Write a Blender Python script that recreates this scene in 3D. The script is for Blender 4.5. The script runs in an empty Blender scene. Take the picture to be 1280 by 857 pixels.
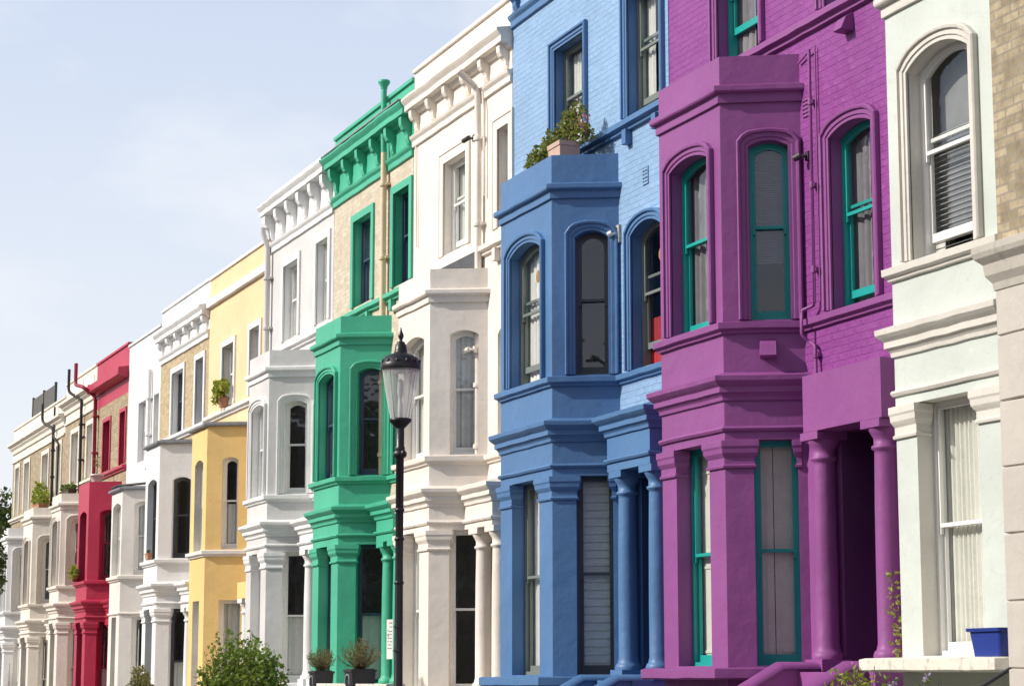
import bpy, math, random
from mathutils import Vector
random.seed(7)
S = bpy.context.scene
COL = S.collection
R = math.radians

# ------------------------------------------------------------------ materials
MATS = {}
def nm(name):
    m = bpy.data.materials.new(name); m.use_nodes = True
    nt = m.node_tree; nt.nodes.clear()
    out = nt.nodes.new('ShaderNodeOutputMaterial')
    return m, nt, out
def N(nt, t, **kw):
    n = nt.nodes.new(t)
    for k, v in kw.items():
        if k.startswith('i_'): n.inputs[k[2:].replace('_', ' ')].default_value = v
        else: setattr(n, k, v)
    return n
def c4(c): return (c[0], c[1], c[2], 1)
def mixc(nt, fac, a, b, mode='MIX'):
    n = nt.nodes.new('ShaderNodeMix'); n.data_type = 'RGBA'; n.blend_type = mode
    for s, v in ((0, fac), (6, a), (7, b)):
        if hasattr(v, 'is_linked'): nt.links.new(v, n.inputs[s])
        else: n.inputs[s].default_value = v if s == 0 else c4(v)
    return n.outputs[2]
def ramp(nt, src, stops):
    r = nt.nodes.new('ShaderNodeValToRGB'); nt.links.new(src, r.inputs[0])
    e = r.color_ramp.elements
    e[0].position, e[0].color = stops[0][0], c4(stops[0][1]); e[1].position, e[1].color = stops[-1][0], c4(stops[-1][1])
    for p, c in stops[1:-1]:
        x = e.new(p); x.color = c4(c)
    return r.outputs[0]
def posn(nt, sx=1, sy=1, sz=1):
    g = nt.nodes.new('ShaderNodeNewGeometry')
    mp = nt.nodes.new('ShaderNodeMapping'); mp.inputs['Scale'].default_value = (sx, sy, sz)
    nt.links.new(g.outputs['Position'], mp.inputs[0]); return mp.outputs[0]
def noise(nt, vec, scale, detail=4, rough=.55):
    n = N(nt, 'ShaderNodeTexNoise'); n.inputs['Scale'].default_value = scale; n.inputs['Detail'].default_value = detail
    n.inputs['Roughness'].default_value = rough; nt.links.new(vec, n.inputs['Vector']); return n.outputs[0]
def bricktex(nt, mortar=.012, c1=(1,1,1), c2=(.8,.8,.8), mc=(0,0,0)):
    g = nt.nodes.new('ShaderNodeNewGeometry'); s = nt.nodes.new('ShaderNodeSeparateXYZ'); c = nt.nodes.new('ShaderNodeCombineXYZ')
    nt.links.new(g.outputs['Position'], s.inputs[0])
    # wobble so that hand laid courses are not ruler straight
    nz = noise(nt, posn(nt), 2.2, 2); ad = N(nt, 'ShaderNodeMath', operation='MULTIPLY_ADD'); nt.links.new(nz, ad.inputs[0]); ad.inputs[1].default_value = .016
    nt.links.new(s.outputs[2], ad.inputs[2])
    nt.links.new(s.outputs[0], c.inputs[0]); nt.links.new(ad.outputs[0], c.inputs[1])
    b = N(nt, 'ShaderNodeTexBrick'); nt.links.new(c.outputs[0], b.inputs[0])
    b.inputs['Scale'].default_value = 1; b.inputs['Brick Width'].default_value = .225; b.inputs['Row Height'].default_value = .076
    b.inputs['Mortar Size'].default_value = mortar; b.inputs['Mortar Smooth'].default_value = .35; b.inputs['Bias'].default_value = 0
    b.inputs['Color1'].default_value = c4(c1); b.inputs['Color2'].default_value = c4(c2); b.inputs['Mortar'].default_value = c4(mc)
    return b
def bump(nt, h, strength, dist, prev=None):
    b = nt.nodes.new('ShaderNodeBump'); b.inputs['Strength'].default_value = strength; b.inputs['Distance'].default_value = dist
    nt.links.new(h, b.inputs['Height'])
    if prev is not None: nt.links.new(prev, b.inputs['Normal'])
    return b.outputs[0]

def paint(name, col, rough=.55, brick=False, dirt=.12, dirtcol=(.16,.14,.11), spec=.35, lumps=.6):
    """hand painted stucco, timber or (brick=True) painted brickwork"""
    m, nt, out = nm(name); p = N(nt, 'ShaderNodeBsdfPrincipled'); nt.links.new(p.outputs[0], out.inputs[0])
    big = noise(nt, posn(nt), .9, 5)
    pale = tuple(min(1, c*1.07+.006) for c in col); dark = tuple(c*.91 for c in col)
    base = ramp(nt, big, [(.3, dark), (.7, pale)])
    streak = noise(nt, posn(nt, 5, 5, .35), 1.5, 6, .65)
    fine = noise(nt, posn(nt), 14, 5, .7)
    mul = N(nt, 'ShaderNodeMath', operation='MULTIPLY'); nt.links.new(streak, mul.inputs[0]); nt.links.new(fine, mul.inputs[1])
    fac = ramp(nt, mul.outputs[0], [(.27, (0,0,0)), (.48, (dirt*3, )*3)])
    base = mixc(nt, fac, base, tuple(col[i]*.55+dirtcol[i]*.45 for i in range(3)))
    p.inputs['Roughness'].default_value = rough; p.inputs['Specular IOR Level'].default_value = spec
    mid = noise(nt, posn(nt, 1.6, 1.6, .8), 2.6, 6, .7)
    base = mixc(nt, ramp(nt, mid, [(.5, (0,0,0)), (.72, (.30,)*3)]), base, tuple(min(1, c*.82+.045) for c in col))
    crack = N(nt, 'ShaderNodeTexVoronoi', feature='DISTANCE_TO_EDGE'); crack.inputs['Scale'].default_value = .8
    wob = N(nt, 'ShaderNodeVectorMath', operation='ADD'); nz3 = N(nt, 'ShaderNodeTexNoise'); nz3.inputs['Scale'].default_value = 4; nt.links.new(posn(nt), nz3.inputs['Vector'])
    nt.links.new(posn(nt), wob.inputs[0]); nt.links.new(nz3.outputs['Color'], wob.inputs[1]); nt.links.new(wob.outputs[0], crack.inputs['Vector'])
    base = mixc(nt, ramp(nt, crack.outputs['Distance'], [(0, (.22,)*3), (.006, (0,0,0))]), base, tuple(c*.5 for c in col))
    bv = N(nt, 'ShaderNodeBevel'); bv.samples = 3; bv.inputs['Radius'].default_value = .012*min(1, lumps*1.3)
    h1 = noise(nt, posn(nt), 5, 3); nn = bump(nt, h1, .3*lumps, .06, bv.outputs[0])
    h2 = noise(nt, posn(nt), 60, 4); nn = bump(nt, h2, .22*lumps, .008, nn)
    if brick:
        b = bricktex(nt, .011, (1,1,1), (.72,.72,.72))
        soft = ramp(nt, noise(nt, posn(nt), 4.5, 4), [(.36, (.08,)*3), (.66, (1,1,1))])
        mm = N(nt, 'ShaderNodeMath', operation='MULTIPLY'); nt.links.new(b.outputs[0], mm.inputs[0]); nt.links.new(soft, mm.inputs[1])
        nn = bump(nt, mm.outputs[0], 1.0, .014, nn)
        base = mixc(nt, mixc(nt, .09, (1,1,1), b.outputs[0]), tuple(c*.86 for c in col), base)
    nt.links.new(base, p.inputs['Base Color']); nt.links.new(nn, p.inputs['Normal'])
    MATS[name] = m; return m
def stock(name, c1, c2, mortar=(.50,.44,.34), dirt=.5):
    m, nt, out = nm(name); p = N(nt, 'ShaderNodeBsdfPrincipled'); nt.links.new(p.outputs[0], out.inputs[0])
    b = bricktex(nt, .012, c1, c2, mortar)
    blot = noise(nt, posn(nt, 1, 1, 1), 6, 4); sp = noise(nt, posn(nt), 30, 4)
    f = ramp(nt, blot, [(.38, (0,0,0)), (.72, (dirt,)*3)])
    col = mixc(nt, f, b.outputs[0], tuple(c*.62 for c in c2))
    f2 = ramp(nt, sp, [(.5, (0,0,0)), (.75, (.35,)*3)])
    col = mixc(nt, f2, col, (.12,.09,.06))
    p.inputs['Roughness'].default_value = .9; nt.links.new(col, p.inputs['Base Color'])
    nn = bump(nt, b.outputs['Fac'], -.8, .01); nn = bump(nt, sp, .5, .008, nn)
    nt.links.new(nn, p.inputs['Normal']); MATS[name] = m; return m
def plain(name, col, rough=.6, metal=0, spec=.4, vary=.12, scale=8, bumpd=.003):
    m, nt, out = nm(name); p = N(nt, 'ShaderNodeBsdfPrincipled'); nt.links.new(p.outputs[0], out.inputs[0])
    n = noise(nt, posn(nt), scale, 5)
    nt.links.new(ramp(nt, n, [(.3, tuple(c*(1-vary) for c in col)), (.7, tuple(min(1, c*(1+vary)) for c in col))]), p.inputs['Base Color'])
    p.inputs['Roughness'].default_value = rough; p.inputs['Metallic'].default_value = metal; p.inputs['Specular IOR Level'].default_value = spec
    nt.links.new(bump(nt, noise(nt, posn(nt), scale*6, 3), .4, bumpd), p.inputs['Normal'])
    MATS[name] = m; return m
def glassmat(name, tint=(.93,.95,.94), refl=.075):
    m, nt, out = nm(name)
    t = N(nt, 'ShaderNodeBsdfTransparent'); t.inputs[0].default_value = c4(tint)
    g = N(nt, 'ShaderNodeBsdfGlossy'); g.inputs['Roughness'].default_value = .015; g.inputs[0].default_value = (.95,.97,1,1)
    lw = N(nt, 'ShaderNodeLayerWeight'); lw.inputs[0].default_value = .5
    pw = N(nt, 'ShaderNodeMath', operation='POWER'); nt.links.new(lw.outputs['Facing'], pw.inputs[0]); pw.inputs[1].default_value = 5
    fr = N(nt, 'ShaderNodeMath', operation='MULTIPLY_ADD'); nt.links.new(pw.outputs[0], fr.inputs[0]); fr.inputs[1].default_value = .9; fr.inputs[2].default_value = refl
    nn = bump(nt, noise(nt, posn(nt), 3, 2), .22, .03); nt.links.new(nn, g.inputs['Normal'])
    mx = nt.nodes.new('ShaderNodeMixShader'); nt.links.new(fr.outputs[0], mx.inputs[0]); nt.links.new(t.outputs[0], mx.inputs[1]); nt.links.new(g.outputs[0], mx.inputs[2])
    nt.links.new(mx.outputs[0], out.inputs[0]); MATS[name] = m; return m
def leafmat(name, cols, rough=.5, trans=.35):
    m, nt, out = nm(name)
    p = N(nt, 'ShaderNodeBsdfPrincipled'); p.inputs['Roughness'].default_value = rough; p.inputs['Specular IOR Level'].default_value = .35
    n = noise(nt, posn(nt), 16, 3, .7); k = len(cols)
    c = ramp(nt, n, [(.3+.4*i/(k-1), cols[i]) for i in range(k)])
    nt.links.new(c, p.inputs['Base Color'])
    t = N(nt, 'ShaderNodeBsdfTranslucent'); nt.links.new(mixc(nt, .5, c, (.3,.4,.05), 'MIX'), t.inputs[0])
    mx = nt.nodes.new('ShaderNodeMixShader'); mx.inputs[0].default_value = trans
    nt.links.new(p.outputs[0], mx.inputs[1]); nt.links.new(t.outputs[0], mx.inputs[2]); nt.links.new(mx.outputs[0], out.inputs[0])
    MATS[name] = m; return m

paint('purple', (.258,.07,.256), .5, dirt=.06)
paint('purple_brick', (.25,.048,.256), .5, True, dirt=.05)
paint('blue', (.082,.19,.385), .45, dirt=.06)
paint('blue_brick', (.255,.41,.63), .55, True, dirt=.06)
paint('green', (.065,.44,.28), .45, dirt=.05)
paint('cream', (.80,.735,.66), .6, dirt=.14, dirtcol=(.45,.36,.27))
paint('cream_old', (.77,.71,.63), .65, dirt=.26, dirtcol=(.3,.26,.2))
paint('grey', (.62,.61,.605), .6, dirt=.08)
paint('warm_white', (.77,.725,.67), .6, dirt=.08)
paint('white', (.78,.775,.77), .55, dirt=.09)
paint('gold', (.83,.585,.235), .6, dirt=.07)
paint('yellow', (.84,.60,.345), .6, dirt=.07)
paint('red', (.46,.025,.07), .45, dirt=.06)
paint('mint', (.575,.625,.58), .55, dirt=.06)
paint('mint_trim', (.66,.635,.58), .5, dirt=.10)
paint('stone', (.47,.44,.39), .8, dirt=.3)
paint('putty', (.52,.485,.44), .7, dirt=.10)
paint('slab_white', (.74,.70,.62), .7, dirt=.8)
paint('terracotta_pipe', (.58,.36,.25), .5, dirt=.2)
paint('cream_pipe', (.74,.58,.40), .5, dirt=.2)
paint('teal', (.012,.34,.31), .35, dirt=.04, lumps=.2)
paint('timber_white', (.82,.81,.78), .4, dirt=.08, lumps=.25)
paint('timber_slate', (.075,.078,.085), .4, dirt=.05, lumps=.25)
paint('timber_navy', (.045,.075,.13), .4, dirt=.05, lumps=.25)
paint('timber_greygreen', (.19,.22,.20), .4, dirt=.05, lumps=.25)
paint('timber_wine', (.30,.025,.06), .4, dirt=.05, lumps=.25)
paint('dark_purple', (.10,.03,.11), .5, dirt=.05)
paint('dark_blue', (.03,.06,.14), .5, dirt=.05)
stock('stock_pale', (.70,.62,.49), (.56,.475,.35), (.56,.50,.42), .45)
stock('stock_yellow', (.60,.47,.27), (.42,.32,.17), (.50,.44,.34), .5)
stock('stock_brown', (.52,.43,.29), (.30,.245,.16), (.30,.265,.21), .8)
stock('stock_old', (.47,.37,.22), (.30,.225,.13), (.44,.39,.31), .55)
plain('plaster', (.34,.31,.28), .9)
plain('slate', (.07,.075,.085), .7)
plain('lead', (.22,.23,.25), .55)
plain('iron', (.018,.018,.02), .38, spec=.5)
plain('iron_pipe', (.022,.022,.025), .5)
plain('red_pipe', (.30,.02,.05), .45)
plain('net', (.74,.73,.70), .9, vary=.05)
plain('glass_grey_reflection', (.20,.20,.205), .9, vary=.3, scale=2)  # flat grey that imitates the reflection in a pane
plain('net_lilac', (.40,.385,.45), .9, vary=.08)
plain('linen', (.78,.765,.71), .9, vary=.06)
plain('drape_grey', (.21,.20,.215), .9)
plain('drape_dark', (.13,.11,.12), .9)
plain('blind_grey', (.45,.45,.45), .8)
plain('blind_blue', (.12,.12,.185), .8)
plain('shutter_paint', (.72,.70,.63), .6, vary=.04)
plain('red_cloth', (.38,.02,.03), .8)
plain('tv_brown', (.10,.085,.07), .8)
plain('room', (.42,.37,.33), .9)
plain('asphalt', (.05,.05,.052), .9, scale=20)
plain('paving', (.20,.19,.175), .85, scale=5)
plain('soil', (.06,.045,.03), .95, scale=12)
plain('blue_plastic', (.022,.045,.26), .38, vary=.05)
plain('planter_pink', (.52,.37,.30), .85, scale=30)
plain('terracotta', (.46,.22,.14), .8, scale=30)
plain('black_pot', (.03,.03,.033), .5)
plain('bark', (.10,.07,.05), .9, scale=20)
plain('twig', (.13,.075,.06), .9, scale=20)
plain('white_plastic', (.78,.78,.76), .45, vary=.05)
plain('sign_red', (.70,.25,.25), .5); plain('sign_black', (.16,.16,.16), .5)
plain('amber', (.33,.2,.07), .5)
plain('chimney_brick', (.34,.10,.07), .9)
plain('far_wall', (.52,.54,.56), .9)
plain('fence_wood', (.13,.125,.12), .9, scale=6)
plain('cctv', (.05,.04,.05), .5)
plain('olive_wall', (.15,.17,.085), .9)
glassmat('glass'); m_ = glassmat('lamp_glass', (.97,.98,.97), .06); nt_ = m_.node_tree
o_ = [n for n in nt_.nodes if n.type == 'OUTPUT_MATERIAL'][0]; src_ = o_.inputs[0].links[0].from_socket
tr_ = N(nt_, 'ShaderNodeBsdfTranslucent'); tr_.inputs[0].default_value = (.9,.9,.88,1); mx_ = nt_.nodes.new('ShaderNodeMixShader'); mx_.inputs[0].default_value = .42
df_ = N(nt_, 'ShaderNodeBsdfDiffuse'); df_.inputs[0].default_value = (.85,.85,.83,1); m2_ = nt_.nodes.new('ShaderNodeMixShader'); nt_.links.new(tr_.outputs[0], m2_.inputs[1]); nt_.links.new(df_.outputs[0], m2_.inputs[2])
nt_.links.new(src_, mx_.inputs[1]); nt_.links.new(m2_.outputs[0], mx_.inputs[2]); nt_.links.new(mx_.outputs[0], o_.inputs[0])
leafmat('leaf_green', [(.035,.075,.012), (.075,.13,.02), (.16,.20,.035)])
leafmat('leaf_bush', [(.05,.085,.016), (.16,.24,.04), (.36,.41,.10)])
leafmat('leaf_rose', [(.07,.10,.025), (.20,.22,.055), (.42,.37,.10)])
leafmat('leaf_lime', [(.14,.20,.02), (.33,.38,.05), (.52,.50,.10)])
leafmat('leaf_rosemary', [(.10,.10,.06), (.22,.20,.11), (.33,.28,.14)])
leafmat('leaf_dark', [(.015,.03,.015), (.03,.055,.02), (.055,.085,.03)])
leafmat('petal_lilac', [(.35,.28,.55), (.5,.42,.7), (.6,.5,.75)])
leafmat('petal_pink', [(.5,.12,.2), (.6,.2,.25), (.7,.3,.3)])

# ------------------------------------------------------------------ mesh helpers
class MB:
    def __init__(s): s.v = []; s.f = []; s.sm = []
    def face(s, pts, smooth=False):
        b = len(s.v); s.v += [tuple(p) for p in pts]; s.f.append(tuple(range(b, b+len(pts)))); s.sm.append(smooth)
    def grid(s, rows, smooth=False, close=False):
        b = len(s.v); n = len(rows[0])
        for r in rows: s.v += [tuple(p) for p in r]
        for i in range(len(rows)-1):
            for j in range(n if close else n-1):
                k = (j+1) % n
                s.f.append((b+i*n+j, b+i*n+k, b+(i+1)*n+k, b+(i+1)*n+j)); s.sm.append(smooth)
    def box(s, x0, x1, y0, y1, z0, z1):
        P = lambda x, y, z: (x, y, z)
        a = [P(x0,y0,z0),P(x1,y0,z0),P(x1,y1,z0),P(x0,y1,z0),P(x0,y0,z1),P(x1,y0,z1),P(x1,y1,z1),P(x0,y1,z1)]
        for q in ((3,2,1,0),(4,5,6,7),(0,1,5,4),(1,2,6,5),(2,3,7,6),(3,0,4,7)): s.face([a[i] for i in q])
    def fbox(s, fr, u0, u1, z0, z1, d0, d1):
        a = [fr(u,z,d) for (u,z,d) in ((u0,z0,d0),(u1,z0,d0),(u1,z0,d1),(u0,z0,d1),(u0,z1,d0),(u1,z1,d0),(u1,z1,d1),(u0,z1,d1))]
        for q in ((3,2,1,0),(4,5,6,7),(0,1,5,4),(1,2,6,5),(2,3,7,6),(3,0,4,7)): s.face([a[i] for i in q])
    def sweep(s, path, prof, slide=True, yend=.012):
        """profile (outward d, z) along a plan path, mitred; ends slid along to meet the wall"""
        fine_ = [path[0]]
        for a_, b_ in zip(path, path[1:]):
            k_ = max(1, int(math.hypot(b_[0]-a_[0], b_[1]-a_[1])/.22))
            fine_ += [(a_[0]+(b_[0]-a_[0])*i/k_, a_[1]+(b_[1]-a_[1])*i/k_) for i in range(1, k_+1)]
        path = fine_
        n = len(path); rows = []
        seg = []
        for i in range(n-1):
            dx, dy = path[i+1][0]-path[i][0], path[i+1][1]-path[i][1]; L = math.hypot(dx, dy); seg.append((dx/L, dy/L))
        for i in range(n):
            row = []; jz = random.uniform(-.004, .004)
            for d, z in prof:
                z += jz; d = d*(1+jz*6)
                if 0 < i < n-1:
                    a, b = seg[i-1], seg[i]; na = (a[1], -a[0]); nb = (b[1], -b[0])
                    k = 1 + na[0]*nb[0] + na[1]*nb[1]
                    ox, oy = (na[0]+nb[0])/k*d, (na[1]+nb[1])/k*d
                    row.append((path[i][0]+ox, path[i][1]+oy, z))
                else:
                    a = seg[0] if i == 0 else seg[-1]; nn = (a[1], -a[0])
                    x, y = path[i][0]+nn[0]*d, path[i][1]+nn[1]*d
                    if slide and abs(a[1]) > .2:
                        t = (yend - y)/a[1]; x += a[0]*t; y += a[1]*t
                    row.append((x, y, z))
            rows.append(row)
        s.grid(rows)
        s.face(rows[0]); s.face(rows[-1][::-1])
    def lathe(s, cx, cy, prof, n=24, a0=0):
        rows = [[(cx+r*math.cos(a0+2*math.pi*k/n), cy+r*math.sin(a0+2*math.pi*k/n), z) for k in range(n)] for r, z in prof]
        s.grid(rows, n > 9, True)
        s.face(rows[-1]); s.face(rows[0][::-1])
    def tube(s, pts, r, n=10, r2=None):
        pts = [Vector(p) for p in pts]; rows = []
        for i, p in enumerate(pts):
            t = (pts[min(i+1, len(pts)-1)]-pts[max(i-1, 0)]).normalized()
            h = Vector((0,0,1)) if abs(t.z) < .9 else Vector((1,0,0))
            a = t.cross(h).normalized(); b = t.cross(a)
            rr = r if r2 is None else r+(r2-r)*i/(len(pts)-1)
            rows.append([p+a*rr*math.cos(2*math.pi*k/n)+b*rr*math.sin(2*math.pi*k/n) for k in range(n)])
        s.grid(rows, True, True); s.face(rows[0]); s.face(rows[-1])
    def build(s, name, mat, parent=None, off=(0,0,0), weld=False):
        me = bpy.data.meshes.new(name)
        me.from_pydata([(v[0]-off[0], v[1]-off[1], v[2]-off[2]) for v in s.v], [], s.f)
        me.polygons.foreach_set('use_smooth', s.sm); me.update()
        if isinstance(mat, str): mat = MATS[mat]
        me.materials.append(mat)
        o = bpy.data.objects.new(name, me); COL.objects.link(o)
        if parent: o.parent = parent
        else: o.location = off
        return o
def tag(o, label=None, cat=None, group=None, kind=None):
    if label: o['label'] = label
    if cat: o['category'] = cat
    if group: o['group'] = group
    if kind: o['kind'] = kind
    return o
def empty(name, loc, label, cat, group=None):
    o = bpy.data.objects.new(name, None); COL.objects.link(o); o.location = loc; o.empty_display_size = .3
    return tag(o, label, cat, group)
class Fr:
    """a vertical wall plane: u along, z up, d outward"""
    def __init__(s, p, q):
        s.p = p; L = math.hypot(q[0]-p[0], q[1]-p[1]); s.L = L
        s.u = ((q[0]-p[0])/L, (q[1]-p[1])/L); s.n = (s.u[1], -s.u[0])
    def __call__(s, u, z, d=0):
        return (s.p[0]+s.u[0]*u+s.n[0]*d, s.p[1]+s.u[1]*u+s.n[1]*d, z)
class Op:
    """opening in a wall: jambs u0..u1, sill z0, springing zs, rise of the segmental arch"""
    def __init__(s, u0, u1, z0, zs, rise=0, r=.17, cut=True):
        s.u0, s.u1, s.z0, s.zs, s.rise, s.r, s.cut = u0, u1, z0, zs, rise, r, cut
    def top(s, u):
        if s.rise <= 0: return s.zs
        h = (s.u1-s.u0)/2; Rr = (h*h+s.rise**2)/(2*s.rise); m = (s.u0+s.u1)/2
        return s.zs+s.rise-Rr+math.sqrt(max(0, Rr*Rr-(u-m)**2))
    def us(s):
        n = 12 if s.rise > 0 else 1
        return [s.u0+(s.u1-s.u0)*i/n for i in range(n+1)]
    def outline(s, w=0, wb=0, z0=None):
        """w > 0 grows outward, w < 0 shrinks; bottom moved down by wb"""
        zb = (s.z0 if z0 is None else z0)-wb; m = (s.u0+s.u1)/2; h = (s.u1-s.u0)/2
        us = s.us(); e = len(us)-1
        top = [(m+(u-m)*(h+w)/h, s.top(u)+(w*.45 if s.rise > 0 and w > 0 and i in (0, e) else w*.85 if s.rise > 0 and w > 0 and i in (1, e-1) else w)) for i, u in enumerate(us)]
        return [(s.u0-w, zb)]+top+[(s.u1+w, zb)]
def panel(mb, fr, u0, u1, z0, z1, ops=(), d=0):
    us = sorted(set([u0, u1]+[round(u, 5) for o in ops for u in o.us() if u0 < u < u1]))
    for a, b in zip(us, us[1:]):
        if b-a < 1e-4: continue
        m = (a+b)/2; la = lb = z0
        for o in sorted([o for o in ops if o.u0 < m < o.u1], key=lambda o: o.z0):
            if o.z0 > la+1e-4: mb.face([fr(a,la,d), fr(b,lb,d), fr(b,o.z0,d), fr(a,o.z0,d)])
            la, lb = o.top(a), o.top(b)
        if z1 > la+1e-4: mb.face([fr(a,la,d), fr(b,lb,d), fr(b,z1,d), fr(a,z1,d)])
def reveal(mb, fr, o, extra=.0):
    pts = o.outline(); pts.append(pts[0])
    for p, q in zip(pts, pts[1:]): mb.face([fr(*p,0), fr(*q,0), fr(*q,-o.r-extra), fr(*p,-o.r-extra)])
def ring(mb, fr, A, B, d0, d1, closed=True):
    """flat ring between outlines A (outer) and B (inner), front at d0, inner edge running back to d1"""
    n = len(A); rng = range(n if closed else n-1)
    for i in rng:
        j = (i+1) % n
        mb.face([fr(*A[i],d0), fr(*A[j],d0), fr(*B[j],d0), fr(*B[i],d0)])
        mb.face([fr(*B[i],d0), fr(*B[j],d0), fr(*B[j],d1), fr(*B[i],d1)])
        mb.face([fr(*A[i],d1), fr(*A[j],d1), fr(*A[j],d0), fr(*A[i],d0)])
def loops(mb, fr, op, prof, wb=0):
    """moulded band round an opening: prof = [(w, d), ...]"""
    L = [[fr(u, z, d) for u, z in op.outline(w, wb)] for w, d in prof]
    mb.grid(L)
    mb.face([l[0] for l in L]); mb.face([l[-1] for l in L][::-1])

ARCH = [(0,-.01),(0,.022),(.035,.022),(.04,.036),(.085,.036),(.09,.06),(.115,.066),(.13,.05),(.13,-.01)]
FLATB = [(0,-.01),(0,.035),(.13,.035),(.13,-.01)]

def window(root, off, fr, op, sash='timber_white', raise_=0, fill='dark', arch=None, archmat=None, mid=.5, bars=0, revmat='white', extra=None, orn=None):
    mb = MB(); r = op.r
    ring(mb, fr, op.outline(), op.outline(-.032, -.045), -r+.004, -r-.10)
    w = mb.build('window', sash, root, off)
    mb = MB(); reveal(mb, fr, op); mb.build('reveal', revmat, w, off)
    zm = op.z0+.05+(op.zs+op.rise*.6-op.z0)*mid
    mb = MB(); A = op.outline(-.03, 0, zm); B = op.outline(-.066, -.036, zm)
    ring(mb, fr, A, B, -r-.012, -r-.046)
    hu0, hu1 = op.u0+.033, op.u1-.033
    for u in (hu0, hu1-.028): mb.fbox(fr, u, u+.028, zm-.06, zm, -r-.013, -r-.042)
    for k in range(bars):
        u = op.u0+(op.u1-op.u0)*(k+1)/(bars+1); mb.fbox(fr, u-.011, u+.011, zm+.03, op.top(u)-.06, -r-.016, -r-.04)
    mb.build('sash', sash, w, off)
    mb = MB(); mb.face([fr(*p, -r-.03) for p in B]); mb.build('pane', 'glass', w, off)
    z0 = op.z0+.04+raise_; z1 = zm+.035+raise_
    A = [(op.u0+.03, z0), (op.u0+.03, z1), (op.u1-.03, z1), (op.u1-.03, z0)]
    B = [(op.u0+.066, z0+.08), (op.u0+.066, z1-.035), (op.u1-.066, z1-.035), (op.u1-.066, z0+.08)]
    mb = MB(); ring(mb, fr, A, B, -r-.05, -r-.085)
    for k in range(bars):
        u = op.u0+(op.u1-op.u0)*(k+1)/(bars+1); mb.fbox(fr, u-.011, u+.011, z0+.08, z1-.03, -r-.054, -r-.08)
    mb.build('sash', sash, w, off)
    mb = MB(); mb.face([fr(*p, -r-.068) for p in B]); mb.build('pane', 'glass', w, off)
    if arch:
        mb = MB(); loops(mb, fr, op, arch, wb=.0); mb.build('architrave', archmat, w, off)
    if orn:
        mb = MB(); um, zo = op.u0+(op.u1-op.u0)*orn[0], zm+(op.zs-zm)*orn[1]
        for q, d in ((.075,-.016),(.05,-.012)): mb.face([fr(um+q*math.cos(k*.3491), zo+q*1.15*math.sin(k*.3491), -r+d) for k in range(18)])
        mb.build('glass_disc', 'amber', w, off)
    # furnishing behind the panes
    a, b, zt = op.u0-.13, op.u1+.06, op.zs+op.rise
    def cloth(u0, u1, z0, z1, mat, folds, amp=.02, d=-.13, name='curtain'):
        n = max(8, int(folds*8)); ph = random.random()*6
        rows = []
        for z in (z0, (z0+z1)/2, z1):
            rows.append([fr(u0+(u1-u0)*i/n, z, -r+d+amp*math.sin(6.283*folds*i/n+ph+.7*math.sin(i*.9))) for i in range(n+1)])
        m = MB(); m.grid(rows, True); m.build(name, mat, w, off)
    if fill == 'net': cloth(a, b, op.z0, zt, 'net', 7*(b-a)+2, .02)
    elif fill == 'linen': cloth(a, b, op.z0, zt, 'linen', 14*(b-a), .025, -.14)
    elif fill == 'drapes':
        cloth(a, a+(b-a)*.38, op.z0, zt, 'net', 4); cloth(b-(b-a)*.3, b, op.z0, zt, 'net', 3)
    elif fill == 'greydrapes':
        cloth(a, a+(b-a)*.5, op.z0, zt, 'drape_grey', 4); cloth(b-(b-a)*.42, b, op.z0, zt, 'net_lilac', 2, .015)
    elif fill == 'halfnet': cloth(a, b, op.z0, op.z0+(zt-op.z0)*.5, 'net', 5, .015)
    elif fill == 'blind':
        m = MB(); k = 0; z = zt-.02
        while z > zm-.35: m.fbox(fr, a, b, z-.022, z-.003, -r-.125, -r-.14); z -= .026
        m.build('blind', extra or 'blind_blue', w, off)
    elif fill == 'bigblind':
        cloth(a, b, op.z0+.3, zt, 'glass_grey_reflection', 1.5, .01, -.2)  # no real curtain: grey sheet stands in for the grey reflection in the glass
        m = MB(); z = op.z0+(zt-op.z0)*.62
        while z > op.z0+.06: m.fbox(fr, a, b, z-.007, z-.002, -r-.125, -r-.14); z -= .05
        m.build('blind', extra or 'blind_grey', w, off)
    elif fill == 'shutter':
        m = MB(); h = (a+b)/2
        for (u0, u1) in ((a, h-.004), (h+.004, b)):
            m.fbox(fr, u0, u1, op.z0, zt, -r-.15, -r-.12)
            for (q0, q1) in ((.06,.46),(.5,.9)):
                za, zb = op.z0+(zt-op.z0)*q0, op.z0+(zt-op.z0)*q1
                ring(m, fr, [(u0+.05,za),(u0+.05,zb),(u1-.05,zb),(u1-.05,za)], [(u0+.075,za+.03),(u0+.075,zb-.03),(u1-.075,zb-.03),(u1-.075,za+.03)], -r-.108, -r-.122)
        m.build('shutter', extra or 'shutter_paint', w, off)
    elif fill == 'louvre':
        m = MB(); z = op.z0+.05
        m.fbox(fr, a, b, op.z0, zt, -r-.16, -r-.145)
        while z < zt-.05: m.fbox(fr, a+.04, b-.04, z, z+.085, -r-.145, -r-.125); z += .1
        m.build('shutter', extra or 'white_plastic', w, off)
    elif fill == 'redcloth':
        cloth(a, b, op.z0, op.z0+(zt-op.z0)*.36, 'red_cloth', 9, .01, -.115)
    return w
def ground_z(x): return 0.0 if x > -24 else max(-1.55, (x+24)*.032)

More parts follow.
